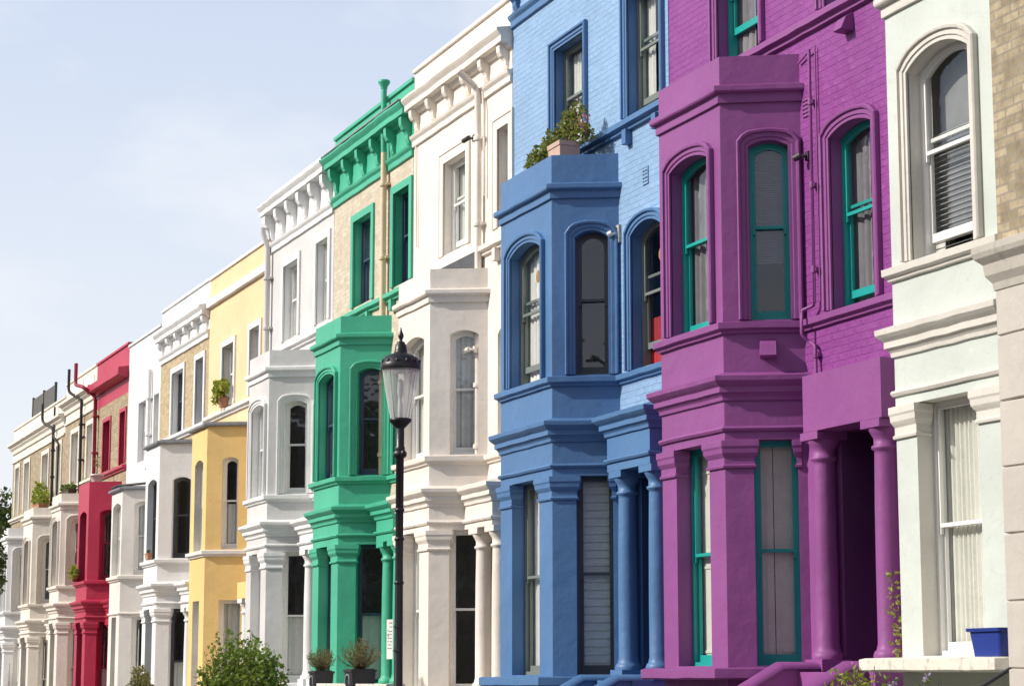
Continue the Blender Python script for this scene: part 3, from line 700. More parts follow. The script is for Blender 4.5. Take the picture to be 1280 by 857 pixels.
pipe('purple', bent([(-19.19,-.03,8.2),(-19.19,-.03,6.2),(-19.19,-.03,5.45)], .03), .009, 'purple', 'cable')
pipe('purple', [(-19.55,-.03,8.1),(-19.26,-.05,8.17)], .012, 'purple', 'cable')
pipe('grey', bent([(-40.68,-.2,10.42),(-40.68,-.2,10.32),(-40.66,-.1,10.05),(-40.66,-.09,7.6),(-40.66,-.09,4.3)]), .055, 'grey', collars=(9.4,8.4,7.3,6.2), cr=1.35)
pipe('white', bent([(-51.42,-.07,9.0),(-51.42,-.07,6.2),(-51.42,-.07,6.0)]), .05, 'white', collars=(8.3,7.4,6.6))
pipe('white', [(-51.9,-.05,8.35),(-51.6,-.06,8.3),(-51.42,-.06,8.25)], .02, 'white', 'cable')
pipe('red', bent([(-58.95,-.5,10.15),(-58.95,-.5,9.55),(-58.15,-.45,9.4),(-58.1,-.1,9.15),(-58.1,-.09,6.7)], .1), .052, 'red_pipe', collars=(8.6,7.6), cr=1.4)
pipe('c2', bent([(-60.55,-.4,10.2),(-60.55,-.4,9.55),(-60.15,-.1,9.3),(-60.1,-.09,6.6)], .1), .042, 'iron_pipe', collars=(8.6,7.6), cr=1.4)
pipe('c2', [(-60.0,-.06,8.2),(-59.8,-.08,8.22),(-59.7,-.08,8.2)], .03, 'iron_pipe', 'cable')
pipe('c3', bent([(-65.1,-.35,9.75),(-65.1,-.35,9.2),(-64.6,-.1,8.95),(-64.55,-.09,6.6)], .1), .042, 'iron_pipe', collars=(8.3,7.5), cr=1.4)
pipe('c3', bent([(-64.45,-.1,9.6),(-64.45,-.1,9.0),(-64.5,-.1,8.7),(-63.75,-.08,8.4),(-63.75,-.08,6.8)], .08), .03, 'iron_pipe', 'vent_pipe')
# sloped felt lean-to and flashings on the cream bay
mb = MB(); mb.face([(-30.9,-.55,7.56),(-29.3,-.55,7.56),(-28.95,-.004,7.86),(-31.0,-.004,7.86)]); mb.face([(-29.3,-.55,7.56),(-29.0,-.02,7.56),(-28.95,-.004,7.86)])
part(mb, 'bay_roof', 'lead', HM['cream'])
# grey top edge of the green cornice
mb = MB(); mb.box(-36.48,-32.17,-.285,-.1,10.868,10.895); part(mb, 'lead_flashing', 'lead', HM['green'])
# dark lead flashing on white house bay (sagging hose on top)
mb = MB(); mb.tube([(-52.6,-.2,6.2),(-52.0,-.8,6.12),(-51.2,-.8,6.12),(-50.7,-.25,6.16)], .03, 8); part(mb, 'hose', 'iron_pipe', HM['white'])
def cowl(hk, fr, u, z, mat, w=.17, h=.2, d=.15):
    mb = MB()
    a = [fr(u-w/2,z-h/2,0),fr(u+w/2,z-h/2,0),fr(u+w/2,z+h/2,0),fr(u-w/2,z+h/2,0)]
    e = [fr(u-w/2,z-h/2+.01,d),fr(u+w/2,z-h/2+.01,d)]
    f = [fr(u-w/2,z+h/2-.06,d*.6),fr(u+w/2,z+h/2-.06,d*.6)]
    mb.face([a[0],a[1],e[1],e[0]]); mb.face([e[0],e[1],f[1],f[0]]); mb.face([f[0],f[1],a[2],a[3]])
    mb.face([a[0],e[0],f[0],a[3]]); mb.face([a[1],e[1],f[1],a[2]])
    part(mb, 'vent_cowl', mat, HM[hk])
PR = Fr((-20.0,-.75),(-19.58,0)); PWf = Fr((-22.74,0),(-17.4,0))
cowl('purple', PR, .47, 5.02, 'purple'); cowl('purple', PWf, -18.53+22.74, 8.26, 'purple')
def grille(hk, x, z, mat, w=.17, h=.22):
    mb = MB()
    for i in range(5): mb.box(x-w/2, x+w/2, -.014, .004, z-h/2+i*h/5, z-h/2+i*h/5+h*.12)
    for i in range(4): mb.box(x-w/2+i*w/3-.006, x-w/2+i*w/3+.006, -.012, .004, z-h/2, z+h/2)
    part(mb, 'air_brick', mat, HM[hk])
grille('purple', -19.42, 7.6, 'purple'); grille('blue', -23.42, 7.72, 'blue_brick', .15, .22)
def camera_fit(hk, x, y, z, mat, dx=-.12):
    mb = MB(); mb.box(x-.035, x+.035, y-.02, y+.03, z-.05, z+.05); mb.tube([(x,y-.02,z),(x,y-.07,z-.01),(x+dx*.3,y-.09,z-.015)], .018, 8)
    mb.tube([(x+dx*.1,y-.08,z+.005),(x+dx*.8,y-.12,z-.02)], .038, 10); part(mb, 'security_light', mat, HM[hk])
camera_fit('purple', -19.4, -.02, 7.05, 'cctv', -.1); camera_fit('blue', -24.22, -.02, 7.14, 'white_plastic', -.05); camera_fit('cream', -28.95, -.15, 6.32, 'cream', -.2)
mb = MB(); mb.box(-24.36,-24.16,-.035,.004,7.02,7.25); part(mb, 'fitting_plate', 'stone', HM['blue'])
camera_fit('cream', -29.08, -.12, 9.52, 'cctv', -.18)
pipe('cream', bent([(-29.2,-.05,9.5),(-29.2,-.05,8.9),(-29.1,-.06,8.62)],.04), .012, 'cream', 'cable')
# garden stair cheeks in front of the porches
def cheek(hk, x, zt, mat, w=.2, y0=-.2):
    mb = MB(); pts = [(y0,zt-1.7),(y0,zt),(-.72,zt),(-1.75,zt-.55),(-2.3,zt-1.0),(-2.3,zt-1.7)]
    A = [(x-w/2,y,z) for y,z in pts]; B = [(x+w/2,y,z) for y,z in pts]
    top = [(y,z) for y,z in pts[1:5]]
    mb.face(A); mb.face(B[::-1]); mb.grid([A,B])
    rows = []
    for k in range(9):
        a = math.pi*k/8; rows.append([(x-(w/2+.03)*math.cos(a), y, z+.07*math.sin(a)-.005) for y,z in top])
    mb.grid(rows, True); mb.face([r[0] for r in rows]); mb.face([r[-1] for r in rows])
    part(mb, 'stair_wall', mat, HM[hk])
cheek('purple', -19.0, 1.68, 'purple'); cheek('purple', -17.7, 1.68, 'purple')
cheek('blue', -23.9, 1.56, 'blue'); cheek('blue', -22.9, 1.56, 'blue')
mb = MB(); mb.box(-18.9,-17.8,-1.2,-.5,.5,1.35); part(mb, 'front_step', 'stone', HM['purple'])
# black handrail in front of the mint house and shaded base
mb = MB(); mb.tube([(-14.13,-1.2,1.745),(-14.74,-1.2,1.527),(-15.7,-1.2,1.18)], .018, 8); part(mb, 'handrail', 'iron', HM['mint'])
# low stone parapet in front of cream and green houses
for hk, xa, xb in (('cream',-31.9,-28.2),('green',-36.3,-32.3)):
    mb = MB(); mb.box(xa, xb, -1.72, -1.45, ground_z(xa)-.2, 1.5 if hk == 'cream' else 1.42); mb.build
    part(mb, 'forecourt_wall', 'slab_white' if hk == 'cream' else 'chimney_brick', HM[hk])
# slatted roof-terrace screen of the far house
mb = MB()
x = -72.1
while x < -67.9:
    mb.box(x, x+.11, .5, .53, 9.6, 10.75); x += .125
for x in (-72.15,-70.1,-67.95): mb.box(x, x+.07, .47, .55, 9.55, 10.82)
part(mb, 'terrace_screen', 'fence_wood', HM['c4'])
# chimney pots seen over the grey house
mb = MB(); mb.box(-40.6,-39.9,2.0,2.6,10.4,11.75); mb.lathe(-40.25,2.3,[(.12,11.75),(.1,12.0),(.12,12.03)],12); part(mb, 'chimney', 'plaster', HM['grey'])

# ------------------------------------------------------------------ plants
def leaf(mb, p, s, asp=.45, droop=.4):
    th = random.random()*6.283; ph = random.uniform(-.5, 1.1)
    d = Vector((math.cos(th)*math.cos(ph), math.sin(th)*math.cos(ph), math.sin(ph)))
    w = d.cross(Vector((random.uniform(-1,1),random.uniform(-1,1),random.uniform(-.3,1)))).normalized()*s*asp
    n = d.cross(w).normalized()*s*.12
    p = Vector(p); d *= s
    mb.face([p, p+d*.5+w+n, p+d, p+d*.5-w+n])
def clumps(mb, blobs, n, s, asp=.45):
    tot = sum(b[3]*b[4]*b[5] for b in blobs)
    for (x,y,z,rx,ry,rz) in blobs:
        k = int(n*rx*ry*rz/tot)+8
        for _ in range(k):
            while True:
                v = (random.uniform(-1,1),random.uniform(-1,1),random.uniform(-1,1)); q = v[0]**2+v[1]**2+v[2]**2
                if q < 1 and (q > .35 or random.random() < .3): break
            leaf(mb, (x+v[0]*rx, y+v[1]*ry, z+v[2]*rz), s*random.uniform(.6,1.3), asp)
def bush(name, label, cat, base, blobs, n, s, mat, stem_to, group=None, asp=.45, pot=None, stemr=.015, extra=None):
    root = empty(name, base, label, cat, group)
    mb = MB(); clumps(mb, blobs, n, s, asp)
    mb.build('foliage', mat, root, base)
    mb = MB()
    for b in blobs:
        m = Vector(((base[0]+b[0])/2+random.uniform(-.05,.05), (base[1]+b[1])/2, (stem_to+b[2])/2))
        mb.tube([(base[0]+random.uniform(-.04,.04),base[1]+random.uniform(-.03,.03),stem_to), m, (b[0],b[1],b[2])], stemr, 6, stemr*.4)
        for _ in range(4):
            e = Vector((b[0]+random.uniform(-1,1)*b[3]*.8, b[1]+random.uniform(-1,1)*b[4]*.8, b[2]+random.uniform(-.6,1)*b[5]*.8))
            mb.tube([(b[0],b[1],b[2]-b[5]*.4), e], stemr*.5, 5, stemr*.2)
    mb.build('stem', 'bark', root, base)
    if pot: pot(root, base)
    if extra: extra(root, base)
    return root
def sq_pot(w, d, h, mat, taper=.85):
    def f(root, base):
        x, y, z = base; mb = MB()
        for (k0, k1, a, b) in ((taper, 1, 0, h),):
            lo = [(x-w/2*k0,y-d/2*k0,z),(x+w/2*k0,y-d/2*k0,z),(x+w/2*k0,y+d/2*k0,z),(x-w/2*k0,y+d/2*k0,z)]
            hi = [(x-w/2,y-d/2,z+h),(x+w/2,y-d/2,z+h),(x+w/2,y+d/2,z+h),(x-w/2,y+d/2,z+h)]
            mb.grid([lo, hi], False, True); mb.face(lo[::-1])
        mb.box(x-w/2-.012, x+w/2+.012, y-d/2-.012, y+d/2+.012, z+h*.88, z+h)
        mb.build('pot', mat, root, base)
        m = MB(); m.box(x-w/2+.02, x+w/2-.02, y-d/2+.02, y+d/2-.02, z+h, z+h+.012); m.build('soil', 'soil', root, base)
    return f
def rd_pot(r, h, mat):
    def f(root, base):
        x, y, z = base; mb = MB()
        mb.lathe(x, y, [(r*.7,z),(r*.95,z+h*.82),(r*1.08,z+h*.83),(r*1.08,z+h),(r*.92,z+h),(r*.9,z+h*.9)], 20); mb.build('pot', mat, root, base)
    return f
# planter on the blue bay
def pink(root, base):
    mb = MB(); clumps(mb, [(-24.5,-.35,8.6,.08,.08,.16)], 40, .045); mb.build('blossom', 'petal_pink', root, base)
bush('potted_plant', 'leafy shrub in square terracotta planter on top of the blue bay', 'potted plant', (-24.82,-.5,7.9),
     [(-25.15,-.45,8.5,.22,.18,.18),(-25.5,-.45,8.42,.24,.2,.17),(-25.85,-.45,8.38,.2,.16,.14),(-24.85,-.4,8.66,.15,.14,.2),(-24.72,-.35,8.82,.1,.1,.12),(-24.6,-.35,8.5,.16,.14,.13),(-25.2,-.4,8.25,.26,.18,.13),(-25.7,-.45,8.2,.2,.14,.14)],
     1900, .062, 'leaf_rose', 8.3, 'potted plants on the houses', pot=sq_pot(.38,.28,.5,'planter_pink',.98), extra=pink)
# yellow house sill
bush('potted_plant', 'green plant in pot on the yellow house upper window sill', 'potted plant', (-43.85,-.13,7.19),
     [(-43.85,-.2,7.55,.2,.14,.2),(-44.05,-.2,7.4,.14,.12,.14),(-43.6,-.2,7.62,.14,.1,.13)], 420, .09, 'leaf_lime', 7.35, 'potted plants on the houses', pot=rd_pot(.12,.22,'terracotta'))
bush('potted_plant', 'small leafy plant on the first floor sill of the red house', 'potted plant', (-56.25,-.84,4.03),
     [(-56.25,-.88,4.28,.17,.12,.17),(-56.1,-.9,4.16,.15,.1,.1)], 190, .08, 'leaf_lime', 4.12, 'potted plants on the houses', pot=rd_pot(.1,.12,'red'))
bush('potted_plant', 'white pot with thin grass stems on the red bay roof', 'potted plant', (-55.9,-.42,6.56),
     [(-55.95,-.42,7.1,.12,.1,.2)], 22, .12, 'leaf_rosemary', 6.8, 'potted plants on the houses', asp=.1, pot=rd_pot(.17,.25,'white_plastic'))
bush('potted_plant', 'low mixed planter on the cream bay beside the red house', 'potted plant', (-60.0,-.42,6.57),
     [(-60.45,-.42,6.75,.2,.12,.14),(-60.0,-.42,6.72,.25,.12,.12),(-59.5,-.42,6.75,.2,.12,.13)], 300, .08, 'leaf_green', 6.62, 'potted plants on the houses', pot=sq_pot(1.4,.25,.14,'bark'))
bush('potted_plant', 'bright lime green bush in planter on the farthest cream bay', 'potted plant', (-64.5,-.42,6.5),
     [(-64.75,-.42,7.05,.3,.2,.3),(-64.4,-.42,6.85,.35,.2,.22),(-64.0,-.42,6.8,.2,.18,.2),(-64.9,-.42,6.8,.25,.2,.2)], 700, .09, 'leaf_lime', 6.6, 'potted plants on the houses', pot=sq_pot(1.1,.3,.16,'terracotta'))
bush('potted_plant', 'tiny terracotta pot on the sill of the white bay beside yellow house', 'potted plant', (-47.5,-.84,4.17),
     [(-47.5,-.84,4.35,.06,.05,.05)], 20, .04, 'leaf_dark', 4.3, 'potted plants on the houses', pot=sq_pot(.3,.1,.14,'terracotta'))
# front gardens
def shoot_bush(label, base, cz, rx, ry, rz, n, s, mat):
    root = empty('garden_bush', base, label, 'bush', 'garden plants in front of the houses')
    st, lf = MB(), MB(); bx_, by_, bz_ = base
    for i in range(n):
        th = random.random()*6.283; ph = math.asin(random.uniform(-.35, 1)); k = random.choice((.72,.8,.88,.95,1.0,1.02,1.12))
        lump = 1+.13*math.sin(3*th+1)+.10*math.sin(5*th+2.3*ph*2)
        e = Vector((bx_+math.cos(th)*math.cos(ph)*rx*k*lump, by_+math.sin(th)*math.cos(ph)*ry*k*lump, cz+math.sin(ph)*rz*k*lump))
        p0 = Vector((bx_+random.uniform(-.25,.25), by_+random.uniform(-.2,.2), bz_+random.uniform(.1,.5)))
        m = p0.lerp(e, .55)+Vector((random.uniform(-.1,.1), random.uniform(-.1,.1), -.08))
        st.tube([p0, m, e], .010, 5, .003)
        nl = random.randint(26, 40)
        for q in range(nl):
            t = .42+.6*q/nl; c = m.lerp(e, (t-.5)/.5) if t > .5 else p0.lerp(m, t/.5)
            leaf(lf, c+Vector((random.uniform(-.055,.055), random.uniform(-.055,.055), random.uniform(-.055,.055))), s*random.uniform(.6,1.25), .38)
    lf.build('foliage', mat, root, base); st.build('stem', 'bark', root, base)
shoot_bush('large loose leafy bush in front of the yellow house', (-34.75,-2,-.3), 1.42, .92, .7, .82, 290, .088, 'leaf_bush')
bush('garden_bush', 'small grey green bush in front of the plain white house', 'bush', (-42.7,-2,-.7),
     [(-42.7,-2,1.55,.2,.2,.28),(-42.5,-2,1.4,.2,.2,.25),(-42.85,-2,1.35,.2,.2,.3)], 900, .06, 'leaf_rosemary', -.5, 'garden plants in front of the houses', stemr=.02)
def rosemary(label, base, h, w, potw):
    root = empty('potted_plant', base, label, 'potted plant', 'rosemary pots on the forecourt wall')
    x, y, z = base; mb = MB(); ph = .26
    sq_pot(potw, potw, ph, 'black_pot', .9)(root, base)
    ring_fr = Fr((x-potw/2,y-potw/2-.004),(x+potw/2,y-potw/2-.004))
    m = MB(); op = Op(potw*.25, potw*.75, z+.05, z+.13, .05, 0); loops(m, ring_fr, op, [(0,0),(0,.012),(.02,.012),(.02,0)]); m.build('pot_moulding', 'lead', root, base)
    lv_ = MB(); st = MB()
    for i in range(46):
        a = random.random()*6.283; sp = random.random()**.6*w; hh = h*(1-.45*(sp/w)**2)*random.uniform(.75,1.05)
        p0 = Vector((x+random.uniform(-.05,.05), y+random.uniform(-.05,.05), z+ph)); p2 = Vector((x+math.cos(a)*sp, y+math.sin(a)*sp, z+ph+hh)); p1 = p0.lerp(p2,.5)+Vector((math.cos(a)*.05,math.sin(a)*.05,-.01))
        st.tube([p0,p1,p2], .005, 5, .002)
        for k in range(26):
            t = .15+.85*k/26; q = p0.lerp(p1,t*2) if t < .5 else p1.lerp(p2,t*2-1)
            leaf(lv_, q, .045, .16)
    lv_.build('foliage', 'leaf_rosemary', root, base); st.build('stem', 'twig', root, base)
rosemary('smaller rosemary plant in black pot before the grey and green houses', (-31.65,-1.6,1.42), .38, .24, .3)
rosemary('larger rosemary plant in black pot before the green bay', (-29.75,-1.6,1.5-.06), .46, .34, .36)
# climbing plant at the foot of the mint house
root = empty('climbing_plant', (-17.25,-.36,1.7), 'thin climbing plant growing between purple column and mint house', 'plant', 'garden plants in front of the houses')
st, lf = MB(), MB(); p = Vector((-17.22,-.38,1.68)); pts = [p.copy()]
for i in range(12):
    p = p+Vector((random.uniform(-.035,.025), random.uniform(-.02,.02), .072)); pts.append(p.copy())
    for _ in range(7): leaf(lf, p+Vector((random.uniform(-.10,.04),random.uniform(-.05,.05),random.uniform(-.03,.03))), .05, .35)
st.tube(pts, .006, 6, .003); st.build('stem', 'twig', root, root.location); lf.build('foliage', 'leaf_lime', root, root.location)
# weeds and buddleia below the mint sill
def tuft(label, base, n, h, spread, mat, flowers=None, name='garden_plant', s=.07):
    root = empty(name, base, label, 'plant', 'garden plants in front of the houses'); st, lf, fl = MB(), MB(), MB(); b = Vector(base)
    for i in range(n):
        a = random.random()*6.283; sp = random.random()*spread; e = b+Vector((math.cos(a)*sp, math.sin(a)*sp*.6, h*random.uniform(.6,1.05))); m = b.lerp(e,.6)+Vector((0,0,h*.12))
        st.tube([b+Vector((math.cos(a)*sp*.3,math.sin(a)*sp*.3,0)), m, e], .006, 5, .003)
        for k in range(22): leaf(lf, m.lerp(e, k/22)+Vector((random.uniform(-.05,.05),random.uniform(-.05,.05),random.uniform(-.05,.05))), s*random.uniform(.6,1.2), .22)
        if flowers and i % 2 == 0:
            for k in range(26): leaf(fl, e+Vector((.1*k/26+random.uniform(-.015,.015),random.uniform(-.015,.015),.05*k/26+random.uniform(-.015,.015))), .022, .5)
    st.build('stem', 'twig', root, base); lf.build('foliage', mat, root, base)
    if flowers: fl.build('blossom', flowers, root, base)
tuft('feathery yellow green weeds below the mint window sill', (-16.2,-1.5,.2), 40, 1.44, .6, 'leaf_lime')
tuft('purple flowered buddleia stems below the mint window sill', (-15.35,-1.5,.2), 16, 1.42, .4, 'leaf_green', 'petal_lilac')
tuft('bare reddish twiggy shrub in front of the farthest bay', (-61.6,-1.6,-1.3), 14, 3.3, .35, 'petal_pink', None, 'garden_shrub', .03)
# street tree at the left edge and far house behind
def tree(label, base, blobs, n, s, trunk_h, mat, tr=.16):
    root = empty('street_tree', base, label, 'tree')
    mb = MB(); b = Vector(base); mb.tube([b, b+Vector((.05,0,trunk_h*.5)), b+Vector((0,.05,trunk_h))], tr, 12, tr*.7)
    for q in blobs: mb.tube([b+Vector((0,0,trunk_h*.9)), b+Vector(((q[0]-b.x)*.5,(q[1]-b.y)*.5,(trunk_h+q[2]-b.z)*.5+.2)), (q[0],q[1],q[2])], tr*.4, 8, .02)
    mb.build('trunk', 'bark', root, base); mb = MB(); clumps(mb, blobs, n, s, .5); mb.build('crown', mat, root, base)
tree('dark leafy tree beyond the far end of the terrace', (-80,.9,-1.6),
     [(-80,.9,6.6,1.3,1.3,1.2),(-79.4,.7,5.2,1.2,1.2,1.2),(-80.6,1.0,5.0,1.3,1.2,1.2),(-79.7,.8,7.6,.8,.8,.8),(-79.5,.8,4.0,.9,.9,.7)], 4200, .17, 5.6, 'leaf_dark')
tree('slim dark garden tree in front of the last house at the left edge', (-62.9,-1.9,-1.25),
     [(-62.95,-1.9,5.0,.30,.3,.45),(-62.95,-1.9,5.7,.25,.25,.4),(-62.9,-1.9,4.2,.3,.3,.4),(-63.1,-1.9,4.6,.36,.3,.4)], 1000, .10, 4.0, 'leaf_dark', .07)
root = empty('far_house', (-96,4,-1.5), 'pale grey end house with red chimney beyond the terrace', 'house')
mb = MB(); mb.box(-104,-92,2.5,12,-1.6,7.8); mb.build('wall', 'far_wall', root, (-96,4,-1.5))
mb = MB(); A = [(-104.3,2.2,7.75),(-91.7,2.2,7.75),(-91.7,7.2,10.2),(-104.3,7.2,10.2)]; mb.face(A); mb.face([(-104.3,12.3,7.75),(-91.7,12.3,7.75),(-91.7,7.2,10.2),(-104.3,7.2,10.2)]); mb.face([(-91.7,2.2,7.75),(-91.7,12.3,7.75),(-91.7,7.2,10.2)]); mb.face([(-104.3,2.2,7.75),(-104.3,12.3,7.75),(-104.3,7.2,10.2)]); mb.build('roof', 'slate', root, (-96,4,-1.5))
mb = MB(); mb.box(-98.2,-96.4,4.4,5.4,8.2,10.9); mb.lathe(-97.7,4.9,[(.16,10.9),(.13,11.4),(.16,11.45)],10); mb.lathe(-96.9,4.9,[(.16,10.9),(.13,11.4),(.16,11.45)],10); mb.build('chimney', 'chimney_brick', root, (-96,4,-1.5))
for z0 in (1.5, 4.9):
    for x in (-102,-99,-96,-93.6):
        mb = MB(); mb.box(x-.5,x+.5,2.46,2.52,z0,z0+1.7); mb.build('window', 'timber_slate', root, (-96,4,-1.5))

# the shaded terrace across the road (behind the camera), mirrored in the window panes
def opposite():
    L_ = 'brick house across the road, mirrored in the window panes'
    base = (0,-23.5,0); root = empty('opposite_house', base, L_, 'house', 'houses across the road')
    fr = Fr((2.6,-23.5),(-2.6,-23.5)); ops = [Op(u, u+1.05, z0, z0+h, 0, .15) for u in (.7,3.3) for z0, h in ((1.5,2.3),(5.1,1.9),(8.2,1.5))]
    mb = MB(); panel(mb, fr, 0, fr.L, -2, 11, ops); mb.box(-2.6,2.6,-31,-23.8,-2,10.9); mb.build('wall', 'stock_old', root, base)
    mb = MB(); mb.sweep([(2.6,-23.5),(-2.6,-23.5)], [(-.02,10.2),(.3,10.5),(.3,10.8),(-.02,10.9)], slide=False); mb.build('cornice', 'white', root, base)
    mb = MB(); mb.sweep([(2.6,-23.5),(-2.6,-23.5)], [(-.02,4.4),(.2,4.5),(.2,4.75),(-.02,4.85)], slide=False); mb.build('string_course', 'white', root, base)
    for o in ops:
        mb = MB(); ring(mb, fr, o.outline(.12), o.outline(-.05,-.05), .03, -.12); f = mb.build('window', 'white', root, base)
        mb = MB(); mb.face([fr(*p,-.14) for p in o.outline()]); mb.build('pane', 'iron', f, base)
    for k in range(1, 31):
        r = root.copy(); COL.objects.link(r); r.location = (46-5.22*k, -23.5, ground_z(46-5.22*k))
        for ch in root.children:
            if ch.name.split('.')[0] not in ('wall','cornice','string_course','window'): continue
            c = ch.copy(); COL.objects.link(c); c.parent = r
            for g in ch.children: d = g.copy(); COL.objects.link(d); d.parent = c
    root.location = (46,-23.5,0)
opposite()

# ------------------------------------------------------------------ blue tub, lamp, sign
def tub():
    base = (-15.07,-.84,1.76); x, y, z = base
    mb = MB(); w0, w1, d0, d1, h = .19,.235,.10,.13,.235
    def rr(w, d, z, r=.03):
        out = []
        for cx, cy, a0 in ((w-r,d-r,0),(-w+r,d-r,90),(-w+r,-d+r,180),(w-r,-d+r,270)):
            for k in range(5): a = R(a0+22.5*k); out.append((x+cx+r*math.cos(a), y+cy+r*math.sin(a), z))
        return out
    rows = [rr(w0,d0,z+.003), rr(w1-.012,d1-.012,z+h-.03), rr(w1+.01,d1+.01,z+h-.028), rr(w1+.014,d1+.014,z+h), rr(w1-.012,d1-.012,z+h), rr(w0-.01,d0-.01,z+.02)]
    mb.grid(rows, False, True); mb.face(rows[0][::-1]); mb.face(rows[-1])
    o = mb.build('plastic_tub', 'blue_plastic', None, base); tag(o, 'dark blue plastic tub standing on the mint window sill slab', 'tub')
tub()
LX, LY = -22.5, -3.5; LZ = 0
def lamp():
    base = (LX, LY, LZ)
    root = empty('street_lamp', base, 'black street lamp with tapered glass lantern on a slim post', 'street lamp')
    mb = MB(); mb.lathe(LX, LY, [(.15,0),(.15,.12),(.12,.16),(.11,.9),(.08,1.0),(.052,1.06),(.044,2.8),(.044,4.06),(.054,4.07),(.054,4.12),(.046,4.13),(.046,4.4)], 24)
    for z in (1.2,2.62,3.1,3.42): mb.lathe(LX, LY, [(.046,z-.02),(.054,z-.01),(.054,z+.01),(.046,z+.02)], 20)
    mb.build('post', 'iron', root, base)
    mb = MB(); mb.lathe(LX, LY, [(.055,4.0),(.075,4.02),(.075,4.06),(.055,4.08)], 20); mb.tube([(LX-.13,LY,4.04),(LX+.13,LY,4.04)], .018, 8)
    for s in (-1,1): mb.lathe(LX+s*.12, LY, [(.012,4.005),(.028,4.02),(.028,4.06),(.012,4.075)], 10)
    mb.build('ladder_rest', 'iron', root, base)
    # lantern
    mb = MB(); mb.lathe(LX, LY, [(.05,4.33),(.09,4.37),(.125,4.41),(.125,4.435),(.105,4.44)], 24); mb.build('lantern_base', 'iron', root, base)
    zb, zt = 4.44, 4.99
    mb = MB(); n = 24
    rows = [[(LX+r*math.cos(2*math.pi*k/n), LY+r*math.sin(2*math.pi*k/n), z) for k in range(n)] for r, z in ((.112,zb),(.165,(zb+zt)/2),(.205,zt))]
    mb.grid(rows, True, True); mb.build('lantern_glass', 'lamp_glass', root, base)
    mb = MB()
    for k in range(4):
        a = R(35+90*k); mb.tube([(LX+.114*math.cos(a),LY+.114*math.sin(a),zb-.01),(LX+.207*math.cos(a),LY+.207*math.sin(a),zt+.01)], .005, 6)
    mb.build('lantern_frame', 'putty', root, base)
    mb = MB(); mb.lathe(LX, LY, [(.222,4.985),(.226,4.995),(.226,5.045),(.218,5.06),(.208,5.075),(.19,5.12),(.13,5.155),(.075,5.175),(.072,5.2),(.06,5.27),(.045,5.285),(.045,5.3),(.018,5.31),(.018,5.33),(.032,5.36),(.03,5.385),(.012,5.43),(.004,5.47)], 28)
    for k in range(12):
        a = 2*math.pi*k/12; mb.lathe(LX+.214*math.cos(a), LY+.214*math.sin(a), [(.010,5.05),(.016,5.07),(.010,5.09),(.003,5.1)], 8)
    mb.build('lantern_hood', 'iron', root, base)
    mb = MB(); mb.lathe(LX, LY, [(.03,4.44),(.03,4.6),(.02,4.61),(.02,4.66)], 12); mb.lathe(LX, LY, [(.1,4.965),(.14,4.96),(.15,4.975)], 20); mb.build('burner', 'white_plastic', root, base)
    mb = MB(); mb.lathe(LX, LY, [(.02,4.66),(.035,4.72),(.035,4.84),(.015,4.88)], 14); mb.build('bulb', 'net', root, base)
lamp()
def sign():
    base = (LX-.0, LY-.065, 1.79); x, y, z = base; w, h = .115, .43
    root = empty('parking_sign', base, 'narrow white parking sign plate fixed to the lamp post', 'sign')
    t = R(18)  # the plate faces a little up the street
    ux, uy = math.cos(t), math.sin(t)
    fr = Fr((x-ux*w, y-uy*w), (x+ux*.0001, y+uy*.0001))
    fr = Fr((x-ux*w, y-uy*w), (x, y))
    mb = MB(); mb.fbox(fr, 0, w, z, z+h, -.004, .0); mb.build('plate', 'white_plastic', root, base)
    for zz in (z+.09, z+h-.08):
        mb = MB(); mb.fbox(fr, w*.3, w+.1, zz-.008, zz+.008, -.03, -.006); mb.build('bracket', 'iron', root, base)
    def txt(s, u, zz, size, mat):
        cu = bpy.data.curves.new('lettering', 'FONT'); cu.body = s; cu.size = size; cu.align_x = 'CENTER'; cu.extrude = .0006
        cu.materials.append(MATS[mat]); o = bpy.data.objects.new('lettering', cu); COL.objects.link(o)
        p = fr(u, zz, .0015); o.parent = root; o.location = (p[0]-base[0], p[1]-base[1], p[2]-base[2]); o.rotation_euler = (R(90), 0, t)
    m = MB(); m.fbox(fr, .045, .1, z+h-.045, z+h-.028, .0005, .002); m.build('red_line', 'sign_red', root, base)
    m = MB(); m.fbox(fr, .02, .038, z+.245, z+.278, .0005, .002); m.build('symbol', 'sign_black', root, base)
    m = MB()
    for (u0,u1,zz) in ((.055,.095,.345),(.02,.04,.305),(.045,.1,.297),(.055,.095,.262),(.02,.05,.222),(.058,.095,.222),(.02,.045,.185),(.065,.1,.185),(.035,.09,.15),(.02,.05,.112),(.06,.1,.112)):
        u = u0
        while u < u1:
            q = random.uniform(.003,.006); m.fbox(fr, u, min(u+q,u1), z+zz, z+zz+.009, .0005, .0018); u += q+.003
    m.build('lettering', 'sign_black', root, base)
sign()

# ------------------------------------------------------------------ ground
def strip(name, mat, y0, y1, dz, step=False):
    mb = MB(); xs = [60, 0, -24, -40, -56, -72.5, -90, -400]
    rows = [[(x, y0, ground_z(x)+dz), (x, y1, ground_z(x)+dz)] for x in xs]
    mb.grid(rows)
    if step: mb.grid([[(x, y0, ground_z(x)+dz), (x, y0, ground_z(x)-.02)] for x in xs])
    return tag(mb.build(name, mat), kind='structure')
strip('ground', 'soil', -400, 400, -.14); strip('road', 'asphalt', -14.5, -4.8, -.13)
strip('pavement', 'paving', -4.8, .5, -.004, True); strip('far_pavement', 'paving', -23.5, -14.5, -.004)

